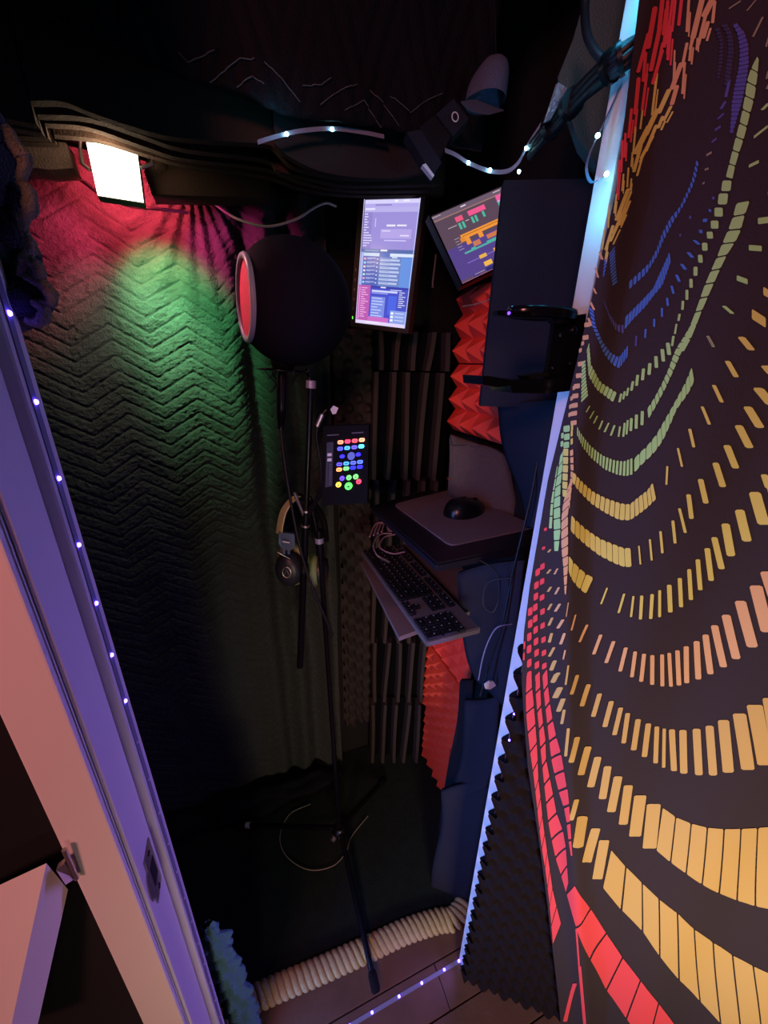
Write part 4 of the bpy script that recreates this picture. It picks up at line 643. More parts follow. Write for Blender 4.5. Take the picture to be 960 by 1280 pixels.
# ------------------------------------------------------------------ mixer with lit buttons
MC = [atR(404, 533, .735), atR(461, 531, .715), atR(459, 629, .715), atR(402, 632, .735)]
mix = thing('audio_mixer', 'small black audio mixer with glowing coloured buttons clamped upright on the stand', 'mixer', (MC[2] + MC[3]) / 2)
mn = (MC[1] - MC[0]).cross(MC[3] - MC[0]).normalized()
if mn.y > 0: mn = -mn
MB().prism(MC, -mn * 0.020).build('case', M_matt, mix)
def mixp(x, y, off=0.0):
    """pixel of the close-up (10.67 px per px from 380,520) on the mixer face"""
    u, v = (380 + x / 10.667 - 403) / 57.0, (520 + y / 10.667 - 532.5) / 98.0
    return (MC[0].lerp(MC[1], u)).lerp(MC[3].lerp(MC[2], u), v) + mn * off
def glow(c, s=3.0): return mat('glow_' + c, c, 0.4, emit=c, estr=s)
def button(x, y, w, hh, c, rnd=False, s=2.2):
    if rnd: pl = [mixp(x + w / 2 * math.cos(k * math.pi / 9), y + hh / 2 * math.sin(k * math.pi / 9)) for k in range(18)]
    else:
        k = min(w, hh) * .25
        pl = [mixp(x + a, y + b) for a, b in ((-w/2 + k, -hh/2), (w/2 - k, -hh/2), (w/2, -hh/2 + k), (w/2, hh/2 - k), (w/2 - k, hh/2), (-w/2 + k, hh/2), (-w/2, hh/2 - k), (-w/2, -hh/2 + k))]
    b = MB().prism(pl, mn * 0.0022).build('button', glow(c, s), mix)
    return b
for x, y, c in [(485, 337, 'ff8a60'), (580, 330, 'ff3a5a'), (675, 325, 'ff4a50'), (768, 318, 'ffa070'), (482, 420, '4a4aff'), (576, 414, '3f9cff'), (670, 408, '5a4ad8'), (762, 400, '59e6ff'),
                (476, 622, '4a40c8'), (568, 615, '3f8cf0'), (660, 610, '4a5ae8'), (750, 602, '4a6ae8'), (474, 692, 'ff9a50'), (568, 682, '6cff70'), (658, 675, '2a2af0'), (748, 668, '2a2ae8')]:
    b = button(x, y, 72, 46, c)
    # a dark legend bar across each key
    MB().prism([mixp(x - 20, y - 5, .0023), mixp(x + 20, y - 5, .0023), mixp(x + 20, y + 4, .0023), mixp(x - 20, y + 4, .0023)], mn * 0.0002).build('legend', M_black, b)
button(512, 520, 66, 50, '2c22ff', True); button(725, 503, 66, 50, '2c22ff', True)
kb = button(632, 520, 98, 104, '5a66b8', True, 0.5)
for x, y, w, c in [(516, 812, 64, '5a3cff'), (606, 806, 66, '62f060'), (697, 798, 68, '62e060'), (470, 896, 70, 'ffcf3a'), (604, 922, 100, '4ef04e'), (738, 866, 66, 'ff3a50')]:
    button(x, y, w, w, c, True, 2.4)
    b = MB().prism([mixp(x - w * .16, y - w * .04, .0023), mixp(x + w * .16, y - w * .04, .0023), mixp(x + w * .16, y + w * .16, .0023), mixp(x - w * .16, y + w * .16, .0023)], mn * 0.0002).build('legend', M_black, mix)
MB().prism([mixp(300, 335), mixp(390, 332), mixp(385, 915), mixp(290, 925)], mn * 0.0008).build('fader_panel', mat('fader_grey', '30303c', 0.6), mix)
MB().prism([mixp(325, 350, .0009), mixp(335, 350, .0009), mixp(330, 905, .0009), mixp(320, 905, .0009)], mn * 0.0004).build('fader_slot', M_black, mix)
for x, y in ((350, 487), (350, 553)):
    MB().prism([mixp(x - 28, y - 20), mixp(x + 28, y - 20), mixp(x + 28, y + 18), mixp(x - 28, y + 18)], mn * 0.006).build('fader_cap', M_pvc, mix, label='pale fader cap')
for k in range(9):
    y = 620 + k * 32
    MB().prism([mixp(345, y, .0009), mixp(375, y, .0009), mixp(375, y + 5, .0009), mixp(345, y + 5, .0009)], mn * 0.0003).build('scale_mark', mat('scale_grey', '77778a', 0.6), mix)
for x0, x1, y in ((300, 460, 245), (630, 785, 228)):
    MB().prism([mixp(x0, y - 6), mixp(x1, y - 10), mixp(x1, y + 4), mixp(x0, y + 8)], mn * 0.0004).build('name_strip', mat('name_grey', '565664', 0.6), mix)
arm0 = mixp(250, 950, -0.01)
MB().tube([arm0, b0.lerp(b1, .59)], 0.005, 10).build('mount_arm', M_black, mix)

# short usb lead rising beside the mixer
ul = thing('usb_lead', 'short usb lead with a silver plug and white tag beside the mixer', 'cable', atR(401, 590, .752))
MB().tube(curve_pts([atR(402, 612, .756), atR(401, 580, .75), atR(396, 548, .748), atR(397, 533, .748)], 8), 0.0018, 8).build('lead', M_cable, ul)
MB().tube([atR(396.5, 533, .748), atR(403, 518, .748)], 0.0045, 12).build('plug', M_steel, ul, label='silver plug barrel')
MB().tube([atR(403, 518, .748), atR(408, 512, .748)], 0.0022, 8).build('collar', M_black, ul)
tg = [atR(413, 512, .748), atR(417, 507, .748), atR(423, 510, .748), atR(420, 517, .748), atR(416, 518, .748)]
MB().prism(tg, (0, 0.002, 0)).build('tag', M_pvc, ul, label='white tag')

# ------------------------------------------------------------------ headphones hung on the boom
M_pad = mat('ear_pad', '8f8850', 0.6); M_band = mat('olive_lit_band', 'c2b488', 0.45, bump=0.3, bscale=300)  # olive lamplight is put into the pad and band colours
hp = thing('headphones', 'black over-ear headphones with olive lit band hanging from the boom', 'headphones', atR(368, 705, .80))
BPX = [(374, 620), (364, 628), (356, 640), (352, 656), (350.5, 668)]
bp = curve_pts([atR(x, y, .80) for x, y in BPX], 8)
vs, fs = [], []
for k, p in enumerate(bp):
    w = Vector((0.005, -0.012, 0.002)).normalized() * 0.014
    out = Vector((-0.8, 0, 0.3)).normalized() * 0.003
    vs += [p - w, p + w * 0.6, p + w * 0.6 + out, p - w + out]
    if k: 
        for j in range(4): fs.append((4 * k - 4 + j, 4 * k - 4 + (j + 1) % 4, 4 * k + (j + 1) % 4, 4 * k + j))
fs += [(0, 1, 2, 3), tuple(len(vs) - 4 + j for j in (3, 2, 1, 0))]
MB().add(vs, fs, False).build('headband', M_band, hp, label='padded band with olive light in its colour')
bp2 = curve_pts([atR(374, 620, .80), atR(392, 630, .82), atR(404, 650, .83), atR(408, 676, .83)], 8)
MB().tube(bp2, [0.007] * len(bp2), 10).build('headband', M_matt, hp)
y0 = [atR(348.5, 664, .80), atR(367.5, 666, .792), atR(368, 682, .792), atR(362, 686, .794), atR(352, 684, .80), atR(347.5, 677, .80)]
MB().prism(y0, (0.0, -0.008, 0)).build('slider_block', mat('slate_plastic', '4c5f7a', 0.4), hp, label='slate blue slider block')
for x in (355, 361):
    MB().tube([atR(x, 682, .794), atR(x, 692, .794)], 0.0036, 10).build('slider_rod', MATS['slate_plastic'], hp)
MB().prism([atR(353, 676, .782), atR(362, 677.5, .779), atR(362, 679, .779), atR(353, 677.5, .782)], (0, -0.001, 0)).build('slider_mark', M_pvc, hp, label='white mark')
cc = atR(362, 711, .80); cax = Vector((-0.42, -0.88, 0.10)).normalized()
Mc = Matrix.Translation(cc) @ cax.to_track_quat('Z', 'Y').to_matrix().to_4x4() @ Matrix.Scale(1.3, 4) @ Matrix.Scale(0.78, 4, (1, 0, 0))
cup = MB().lathe([(0.0001, 0.016), (0.014, 0.016), (0.024, 0.013), (0.031, 0.006), (0.033, -0.004), (0.030, -0.010)], 36, Mc).build('ear_cup', mat('slate_black_plastic', '20242a', 0.4), hp)
MB().lathe([(0.030, -0.010), (0.038, -0.012), (0.041, -0.021), (0.036, -0.030), (0.020, -0.031)], 36, Mc).build('ear_pad', M_pad, hp, label='ear pad with olive light in its colour')
lg = MB().lathe([(0.0085, 0.0163), (0.0095, 0.0170), (0.0105, 0.0163)], 28, Mc)
lg.tube([Mc @ Vector(q) for q in ((-0.005, -0.004, .0166), (0, 0.006, .0166), (0.005, -0.004, .0166))], 0.0005, 6)
lg.build('emblem', M_steel, cup, label='ring emblem with a small peak inside')
MB().tube([atR(347, 690, .79), atR(354, 694, .79), atR(363, 699, .785)], 0.0014, 8).build('yoke_wire', M_steel, hp)
c2 = atR(403, 712, .825)
Mc2 = Matrix.Translation(c2) @ Vector((0.9, -0.3, 0)).normalized().to_track_quat('Z', 'Y').to_matrix().to_4x4()
MB().lathe([(0.0001, 0.016), (0.026, 0.012), (0.036, 0.0), (0.034, -0.01)], 32, Mc2).build('ear_cup', MATS['slate_black_plastic'], hp)
MB().lathe([(0.034, -0.010), (0.042, -0.016), (0.040, -0.028), (0.020, -0.030)], 32, Mc2).build('ear_pad', mat('green_lit_pad', '7f9465', 0.6), hp)  # green light on the second pad is in its base colour

# ------------------------------------------------------------------ screens
def screen_mesh(quad, n, rects, name, m, parent):
    """flat rectangles (u0,v0,u1,v1,colour), v from the top, as one vertex-coloured sheet per layer"""
    vs, fs, cs = [], [], []
    for k, (u0, v0, u1, v1, c) in enumerate(rects):
        off = n * (0.0002 + 0.00004 * k) if k else n * 0.0001
        q = []
        for u, v in ((u0, v0), (u1, v0), (u1, v1), (u0, v1)):
            q.append(quad[0].lerp(quad[1], u).lerp(quad[3].lerp(quad[2], u), v) + off)
        fs.append(tuple(range(len(vs), len(vs) + 4))); vs += q; cs.append(lin(c))
    me = bpy.data.meshes.new(name); me.from_pydata([tuple(v) for v in vs], [], fs); me.materials.append(m)
    ca = me.color_attributes.new('Col', 'FLOAT_COLOR', 'CORNER')
    for p, c in zip(me.polygons, cs):
        for li in p.loop_indices: ca.data[li].color = c
    o = bpy.data.objects.new(name, me); COL.objects.link(o); attach(o, parent); return o
M_scr = mat('lit_screen', '000000', 0.2, vcol=True, estr=1.0)
def monitor(name, lab, A, B, D, bez, depth, rects, m_case):
    """A top left, B top right, D bottom left of the lit area"""
    Cn = B + D - A; u = (B - A).normalized(); v = (D - A).normalized(); n = u.cross(v).normalized()
    if n.y > 0: n = -n
    t = thing(name, lab, 'monitor', (D + Cn) / 2)
    l, r, tp, bt = bez
    o = [A - u * l - v * tp, B + u * r - v * tp, Cn + u * r + v * bt, D - u * l + v * bt]
    MB().prism([p - n * 0.001 for p in o], -n * depth).build('case', m_case, t)
    # four bezel bars standing a little proud
    bz = MB()
    q = [A, B, Cn, D]
    for i in range(4):
        j = (i + 1) % 4; bz.prism([o[i], o[j], q[j], q[i]], n * 0.004)
    bz.build('bezel', m_case, t)
    screen_mesh(q, n, rects, 'screen', M_scr, t)
    return t, n, q, o
R = [(0, 0, 1, 1, 'a59be0')]
R += [(0, 0, 1, .028, 'd9d4ff'), (0, .028, 1, .055, 'b7acef'), (0.55, .004, .60, .018, 'ffffff'), (.7, .004, .8, .016, 'f4f0ff'), (.2, .034, .5, .044, '8f85c8'), (0, .055, 1, .09, 'bdb4ee'), (0.02, .06, .2, .075, 'e8e2ff'),
      (0, .09, 1, .37, 'a093dc'), (0, .09, .16, .37, '9488d0'), (.22, .135, .235, .20, 'd8ccff'), (.44, .182, .60, .196, 'f2ecff'), (.63, .182, .80, .194, 'f2ecff'),
      (.34, .215, .90, .285, 'b8a8ea'), (.36, .225, .52, .234, 'e0d8ff'), (.70, .258, .86, .268, 'e8e0ff'), (.42, .297, .82, .305, 'd8ccff')]
for k in range(13): R.append((.015, .10 + k * .02, .015 + [.06, .07, .05, .08, .06, .09, .05, .1, .15, .16, .17, .13, .08][k], .108 + k * .02, 'e2dafc'))
R += [(0, .37, 1, .665, '4f6fc0'), (0, .37, 1, .395, '5c6fae'), (.37, .372, .50, .385, 'eef2ff'), (0, .40, .36, .425, 'c6d8f0'), (.56, .40, 1, .425, 'dce8ff'), (.06, .376, .34, .388, '8ba0cc'), (.0, .43, .36, .665, '5566b8'), (.37, .43, .78, .665, '6f86c8'), (.78, .43, 1, .665, '6a95e4'), (.0, .395, .05, .665, 'a8b8f0'), (.60, .428, .70, .436, 'e8f0ff')]
for k in range(7):
    v = .445 + k * .031
    R += [(.39, v, .39 + [.36, .38, .35, .37, .34, .36, .35][k], v + .016, 'bccaf0'), (.41, v + .004, .58, v + .008, '7f93cf')]
for k in range(7):
    v = .44 + k * .032
    R += [(.07, v, .11, v + .016, ['ffb0b8', 'a8e0ff', 'ffd8d0', 'f0e0ff', 'd0f0e0', 'f0a8e0', 'a8d8ff'][k]), (.13, v, .30, v + .005, 'c8d0f8'), (.13, v + .009, .22, v + .013, 'a4b0e8'), (.32, v + .004, .35, v + .012, 'e0e6ff')]
R += [(0, .665, 1, .97, '4a54cc'), (0, .665, .25, .97, 'c060b4'), (.03, .68, .045, .96, 'f0a8e4'), (.25, .665, 1, .685, '3d44b0'), (.28, .70, .78, .716, 'd4d8ff'), (.28, .72, .6, .73, '9aa0f0'), (.28, .755, .56, .95, '8090e8'), (.24, .93, .66, .97, 'd070c8'), (.45, .67, .55, .68, 'f0ecff'), (.64, .688, .86, .694, 'e0e0ff'), (.62, .74, .78, .90, '4f68e8'), (.80, .70, .99, .84, '5058c0'), (.68, .86, 1, .97, '8fa4ec')]
for k in range(14): R.append((.07, .685 + k * .019, .07 + [.12, .08, .1, .14, .06, .1, .15, .09, .07, .11, .09, .13, .08, .1][k], .692 + k * .019, 'f2b8ea'))
for k in range(7): R.append((.30, .765 + k * .025, .30 + [.2, .23, .22, .12, .2, .16, .22][k], .773 + k * .025, 'c8d4ff'))
for k in range(8): R.append((.82, .705 + k * .017, .82 + [.1, .06, .12, .08, .11, .09, .13, .07][k], .711 + k * .017, 'e4e6ff'))
for k in range(3): R += [(.70, .875 + k * .03, .75, .893 + k * .03, 'ffffff'), (.78, .878 + k * .03, .95, .884 + k * .03, 'dce4ff')]
R += [(0, .97, 1, 1, 'e6d8ff'), (.2, .976, .5, .985, 'f8f4ff'), (0, 0, .012, 1, 'd8ccff'), (.988, 0, 1, 1, 'c8d0ff')]
A, B, D = Vector((.327, .977, 1.831)), Vector((.414, .875, 1.815)), Vector((.313, 1.003, 1.591))
mon, mnn, mq, mo = monitor('portrait_monitor', 'monitor turned upright showing lilac and blue chat windows', A, B, D, (.016, .010, .004, .010), .018, R, mat('brown_black_case', '2b1d18', 0.5))
u = (B - A).normalized(); v = (D - A).normalized()
for k in range(6):
    p = D - u * 0.010 - v * (0.010 + 0.020 * k) + mnn * 0.004
    MB().box(p, (0.002, 0.002, 0.006), None, 0.0006).build('control_mark' if k else 'power_light', mat('control_grey', '8a7a68', 0.6) if k else mat('green_power', '50ff50', 0.4, emit='6cff50', estr=1.5), mon)
MB().tube([(A + D) / 2 + u * .05 - mnn * .02, (A + D) / 2 + u * .05 - mnn * .06, Vector((.47, 1.07, 1.70))], 0.010, 12).build('mount_arm', M_black, mon)

G = [(0, 0, 1, 1, '5d4a66'), (0, 0, 1, .07, '6e5a6c'), (0, .07, 1, .085, 'a07a72'), (.0, .085, .02, .95, '8d7288'), (.0, .015, .13, .025, 'b8a8b0'), (.40, .02, .47, .035, 'e8d8e8'), (.86, .02, .96, .03, 'd8c8d0'),
     (0, .5, 1, .95, '56448a'), (0, .085, 1, .5, '5c4858'),
     (.27, .13, .37, .20, 'e85a80'), (.45, .12, .69, .19, 'f05a90'), (.14, .23, .26, .24, 'b8a8b8'), (.38, .225, .43, .235, 'c8b8c8'),
     (.28, .22, .31, .31, '50b8a0'), (.33, .22, .36, .31, '50b8a0'), (.46, .21, .49, .30, '50b8a0'), (.51, .21, .54, .30, '50b8a0'), (.62, .20, .65, .28, '50b8a0'),
     (.24, .38, .86, .45, 'f0963c'), (.22, .42, .28, .48, 'e08838'), (.28, .45, .34, .54, 'f0963c'), (.46, .45, .52, .52, 'f0963c'), (.78, .45, .86, .53, 'f0963c'), (.26, .405, .84, .412, '8a4c1c'),
     (.35, .53, .45, .60, 'c87858'), (.55, .52, .77, .58, 'd07850'), (.20, .62, .86, .645, '52b0a0'), (.30, .60, .36, .63, '52b0a0'), (.52, .60, .70, .63, '52b0a0'),
     (.15, .4, .22, .408, 'a898b0'), (.15, .44, .20, .448, 'a898b0'), (.15, .48, .22, .488, 'a898b0'), (.15, .52, .21, .528, 'a898b0'), (.15, .56, .22, .568, 'a898b0'),
     (.18, .765, .88, .775, '8a70d0'), (.35, .74, .45, .79, 'e8b050'), (.56, .73, .80, .78, 'f0b040'), (.37, .85, .48, .915, 'f0b850'), (.57, .83, .82, .91, 'f0b850'), (.58, .865, .80, .872, '8a5c20'),
     (.86, .08, .97, .155, 'f060a0'), (.86, .155, .97, .175, 'c8b0e8'), (.86, .175, .97, .27, '58b0a0'), (.86, .27, .97, .68, 'f0883c')]
for k in range(4): G.append((.86, .33 + k * .09, .97, .335 + k * .09, 'a0561c'))
G += [(.18, .945, .27, .99, '4a4080'), (.20, .95, .34, .96, 'a090b0'), (.36, .935, .50, .995, '303070'), (.51, .93, .62, .96, '4c3c78'), (.53, .965, .62, .99, '8c7cb0'), (0, .992, 1, 1, 'd878a0')]
A2, B2, D2 = atY(538, 272, .832), atY(627, 234, .838), atY(577, 356, .782)
mon2, n2, q2, o2 = monitor('tilted_monitor', 'tilted monitor showing orange pink and teal recording tracks', A2, B2, D2, (.004, .004, .004, .004), .014, G, M_black)
MB().tube([(q2[0] + q2[2]) / 2 - n2 * .014, (q2[0] + q2[2]) / 2 - n2 * .05, Vector((.60, .93, 1.76)), Vector((.638, .94, 1.78))], 0.009, 12).build('mount_arm', M_black, mon2)
# ------------------------------------------------------------------ foam on the walls
def pyramid_tile(name, lab, o, U, V, N, nu, nv, hgt, m, jit=0.0, base=0.012, group=None, warp=None):
    """o corner, U and V edge vectors, N outward; nu x nv pyramids"""
    o, U, V, N = Vector(o), Vector(U), Vector(V), Vector(N).normalized()
    vs, fs = [], []
    def P(a, b, h):
        p = o + U * a + V * b + N * (h + (warp(a, b) if warp else 0)); return p
    for j in range(nv):
        for i in range(nu):
            k = len(vs)
            vs += [P(i / nu, j / nv, base), P((i + 1) / nu, j / nv, base), P((i + 1) / nu, (j + 1) / nv, base), P(i / nu, (j + 1) / nv, base),
                   P((i + .5 + random.uniform(-jit, jit)) / nu, (j + .5 + random.uniform(-jit, jit)) / nv, base + hgt)]
            fs += [(k, k + 1, k + 4), (k + 1, k + 2, k + 4), (k + 2, k + 3, k + 4), (k + 3, k, k + 4)]
    k = len(vs); vs += [P(0, 0, 0), P(1, 0, 0), P(1, 1, 0), P(0, 1, 0), P(0, 0, base), P(1, 0, base), P(1, 1, base), P(0, 1, base)]
    fs += [(k, k + 3, k + 2, k + 1)] + [(k + i, k + (i + 1) % 4, k + 4 + (i + 1) % 4, k + 4 + i) for i in range(4)]
    return tag(MB().add(vs, fs).build(name, m), lab, 'foam tile', group)
# ribbed foam across the back right corner: backing coloured as shade, ribs as lit edges
co, ce = Vector((0.372, 1.06, 0)), Vector((0.575, 0.985, 0))
UU = ce - co; NN = Vector((UU.y, -UU.x, 0)).normalized(); UD = UU.normalized()
def ribbed_tile(lab, z0, z1, off, shift):
    t = thing('ribbed_foam_tile', lab, 'foam tile', co + Vector((0, 0, z0)))
    o = co + NN * off
    MB().prism([o + Vector((0, 0, z0)), o + UU + Vector((0, 0, z0)), o + UU + Vector((0, 0, z1)), o + Vector((0, 0, z1))], NN * 0.012).build('backing', M_ribshade, t)
    for i in range(5):
        a = (i + 0.30 + shift) / 5 * UU.length
        L, n = [], 9
        vs = []
        for k in range(n):
            f = k / (n - 1); z = z0 + (z1 - z0) * f
            w = 0.0022 * math.sin(f * 3.0 + i * 1.7 + z0 * 9) + (0.5 - f) * -0.010 * (i % 2)
            for du, h in ((-.0135, .012), (-.0060, .046), (.0050, .050), (.0085, .012)):
                vs.append(o + UD * (a + w + du) + NN * h + Vector((0, 0, z)))
        fs = [(4 * k + j, 4 * k + j + 1, 4 * k + 5 + j, 4 * k + 4 + j) for k in range(n - 1) for j in range(3)]
        fs += [(4 * k + 3, 4 * k, 4 * k + 4, 4 * k + 7) for k in range(n - 1)] + [(0, 1, 2, 3), tuple(4 * n - 4 + j for j in (3, 2, 1, 0))]
        MB().add(vs, fs).build('rib', M_riblit, t)
M_ribshade = mat('shaded_foam_backing', '0a0a0c', 0.95, spec=0.03); M_riblit = mat('lit_foam_rib', '3a3430', 0.95, bump=0.4, bscale=400, spec=0.1)
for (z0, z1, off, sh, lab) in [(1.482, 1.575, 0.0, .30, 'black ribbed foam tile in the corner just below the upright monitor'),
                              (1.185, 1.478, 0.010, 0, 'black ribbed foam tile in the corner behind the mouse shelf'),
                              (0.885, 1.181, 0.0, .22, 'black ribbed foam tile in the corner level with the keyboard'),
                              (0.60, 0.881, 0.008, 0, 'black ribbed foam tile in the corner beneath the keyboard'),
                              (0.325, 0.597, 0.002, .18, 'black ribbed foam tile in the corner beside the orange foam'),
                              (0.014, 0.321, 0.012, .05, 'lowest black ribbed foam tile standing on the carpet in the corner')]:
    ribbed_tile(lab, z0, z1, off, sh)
# egg crate strips on the back wall beside the corner
def egg_strip(lab, x0, x1, z0, z1, m):
    def f(u, v):
        x = x0 + (x1 - x0) * u; z = z0 + (z1 - z0) * v
        h = max(0, math.sin(2 * math.pi * x / 0.052) * math.sin(2 * math.pi * z / 0.056 + 1.2 * nz(x, 0, z, 6)))
        return Vector((x, 1.045 - 0.036 * h ** 0.8 * (1 + 0.3 * nz(x, 2, z, 20)), z))
    def g(u, v): return Vector((x0 + (x1 - x0) * u, 1.058, z0 + (z1 - z0) * v))
    return tag(MB().grid(f, 24, int((z1 - z0) / 0.006)).grid(g, 1, 1).build('egg_crate_strip', m), lab, 'foam')
M_egs = mat('grey_egg_foam', '34302e', 0.9, bump=0.5, bscale=400, spec=0.08)
egg_strip('grey egg crate foam strip on the back wall right of the foam ball', 0.262, 0.366, 1.17, 1.58, M_egs)
egg_strip('grey egg crate foam strip low on the back wall beside the stand pole', 0.268, 0.366, 0.22, 1.165, M_egs)

# red pyramid foam on the right wall
XW = 0.602
pyramid_tile('pyramid_foam_tile', 'bright red pyramid foam tile on the wall just above the cup holder tray', (XW, 0.965, 1.325), (0, -0.300, 0), (0, 0, 0.175), (-1, 0, 0), 5, 3, 0.042, M_red)
pyramid_tile('pyramid_foam_tile', 'red pyramid foam tile in shade directly below the tilted monitor', (XW, 0.965, 1.503), (0, -0.300, 0), (0, 0, 0.175), (-1, 0, 0), 5, 3, 0.042, M_red)
pyramid_tile('pyramid_foam_tile', 'dull red pyramid foam tile below the end of the keyboard', (XW - .01, 0.990, 0.560), (0, -0.24, 0), (0, 0, 0.26), (-1, 0, 0), 5, 5, 0.022, M_red)
pyramid_tile('pyramid_foam_tile', 'orange red pyramid foam tile low on the right wall', (XW - .018, 1.025, 0.290), (0, -0.27, 0), (0, 0, 0.265), (-1, -0.10, 0), 6, 6, 0.030, M_orange, 0.06)
pyramid_tile('pyramid_foam_tile', 'lowest orange red pyramid foam tile reaching the carpet', (XW - .010, 1.02, 0.013), (0, -0.22, 0), (0, 0, 0.272), (-1, -0.10, 0), 5, 6, 0.026, M_orange, 0.10)
cable('red_wall_cable', 'thin pale cable crossing the top of the red pyramid foam', [(578, 383, .84), (595, 380, .80), (612, 374, .77), (622, 366, .75)], 0.0012, mat('tan_cable', '9a8878', 0.6))
tag(MB().tube(curve_pts([atY(545, 318, .95), atY(543, 335, .95), atY(541, 352, .95), atY(541, 360, .95)], 4), [0.0025] * 8 + [0.0025] * 4 + [0.005], 8).build('hanging_cable', mat('dim_cable', '5a5450', 0.5)), 'dim cable end hanging between the two screens', 'cable')

# brown grey felt behind the mouse shelf
def sheet(name, lab, pts, th, m, cat='foam', bend=None):
    """sheet through a row of (left, right) pixel pairs at given depths"""
    L = curve_pts([atY(*p[0]) for p in pts], 5); Rr = curve_pts([atY(*p[1]) for p in pts], 5)
    def f(u, v):
        k = v * (len(L) - 1); i0 = min(int(k), len(L) - 2)
        a = L[i0].lerp(L[i0 + 1], k - i0); b = Rr[i0].lerp(Rr[i0 + 1], k - i0); p = a.lerp(b, u)
        if bend: p += Vector((0, bend * math.sin(u * math.pi), 0))
        return p
    o = MB().grid(f, 8, len(L) - 1).build(name, m); solid(o, th, 0); return tag(o, lab, cat)
sheet('felt_sheet_offcut', 'brown grey felt offcut on the right wall behind the mouse', [[(566, 556, .80), (600, 556, .79)], [(562, 545, .82), (632, 570, .76)], [(562, 575, .82), (640, 600, .74)], [(560, 618, .84), (648, 650, .72)]], 0.008, M_felt, 'felt')
# red scraps at the back of the shelf
tag(MB().prism([atY(561, 598, .86), atY(570, 601, .85), atY(590, 606, .82), (atY(585, 610, .82)), atY(566, 606, .85)], (0, 0.012, 0.0)).build('foam_scrap', M_red), 'small red foam scrap poking up behind the mouse mat', 'foam')

# ------------------------------------------------------------------ shelf, mat, mouse
M_desk = mat('black_laminate', '191720', 0.38, bump=0.1, bscale=60)
ZD = 1.15
corners = [atZ(463, 632, ZD), atZ(546, 705, ZD), atZ(657, 682, ZD), Vector((0.625, 0.75, ZD)), Vector((0.615, 0.955, ZD)), Vector((.50, .965, ZD))]
shelf = thing('mouse_shelf', 'black pull-out shelf on the right wall holding a mouse mat', 'shelf', corners[0] - Vector((0, 0, .02)))
bm = bmesh.new(); vv = [bm.verts.new(p - Vector((0, 0, .020))) for p in corners]; f = bm.faces.new(vv)
r = bmesh.ops.extrude_face_region(bm, geom=[f]); bmesh.ops.translate(bm, verts=[g for g in r['geom'] if isinstance(g, bmesh.types.BMVert)], vec=(0, 0, .020))
bmesh.ops.recalc_face_normals(bm, faces=bm.faces); bmesh.ops.bevel(bm, geom=bm.edges[:], offset=0.004, segments=2, affect='EDGES')
MB().bm(bm).build('board', M_desk, shelf)
MB().prism([atZ(560, 704, 1.124), atZ(655, 684, 1.124), Vector((.60, .70, 1.124)), Vector((.45, .70, 1.124))], (0, 0, .006)).build('bracket', mat('grey_bracket', '6e7290', 0.45), shelf, label='pale bracket under the shelf')
def rounded(pts, r, n=5):
    out = []
    for i, p in enumerate(pts):
        a, b = pts[i - 1], pts[(i + 1) % len(pts)]
        d0 = (a - p).normalized(); d1 = (b - p).normalized()
        for k in range(n + 1):
            t = k / n; q0 = p + d0 * r * (1 - t); q1 = p + d1 * r * t
            out.append(p + d0 * r * (1 - t) ** 2 + d1 * r * t ** 2)
    return out
mp = rounded([atZ(492, 632, ZD), atZ(563, 684, ZD), atZ(672, 660, ZD), Vector((.60, .80, ZD)), atZ(588, 607, ZD)], 0.018)
tag(MB().prism([p + Vector((0, 0, .0005)) for p in mp], (0, 0, .004)).build('mouse_mat', mat('grey_mouse_mat', '6c6064', 0.85, bump=0.3, bscale=500, spec=.15)), 'grey cloth mouse mat with rounded corners on the black shelf', 'mouse mat')
mo = atZ(581, 640, ZD + .005)
mouse = thing('computer_mouse', 'black wired mouse resting on the grey mouse mat', 'mouse', mo)
yaw = math.radians(18)
def mouse_pt(u, v):
    a = 2 * math.pi * u; t = v * math.pi / 2
    x = 0.064 * math.cos(a) * math.cos(t) ** 0.6; y = 0.040 * math.sin(a) * math.cos(t) ** 0.6 * (1 - 0.12 * math.cos(a)); z = 0.036 * math.sin(t) * (1 - 0.18 * math.cos(a))
    if v == 0: z = 0
    return mo + Matrix.Rotation(yaw, 3, 'Z') @ Vector((x, y, z))
M_mouse = mat('mouse_black', '0c0c10', 0.28)
MB().grid(mouse_pt, 40, 14).build('mouse_shell', M_mouse, mouse)
def mz(x, y, z): return mo + Matrix.Rotation(yaw, 3, 'Z') @ Vector((x, y, z))
MB().lathe([(0.0001, -.003), (.007, -.003), (.008, 0), (.007, .003), (.0001, .003)], 20, frame(Vector(mz(0, 0, 1)) - mo, Matrix.Rotation(yaw, 3, 'Z') @ Vector((1, 0, 0)), Matrix.Rotation(yaw, 3, 'Z') @ Vector((0, 1, 0)), mz(.036, 0, .0235))).build('scroll_wheel', M_matt, mouse)
MB().tube(curve_pts([mz(.062, 0, .006), mz(.07, .004, .004), atZ(612, 622, ZD + .007), atZ(630, 622, ZD + .007), atZ(645, 632, ZD + .008), Vector((.585, .80, ZD + .008))], 8), 0.0016, 8).build('mouse_cable', M_cable, mouse)

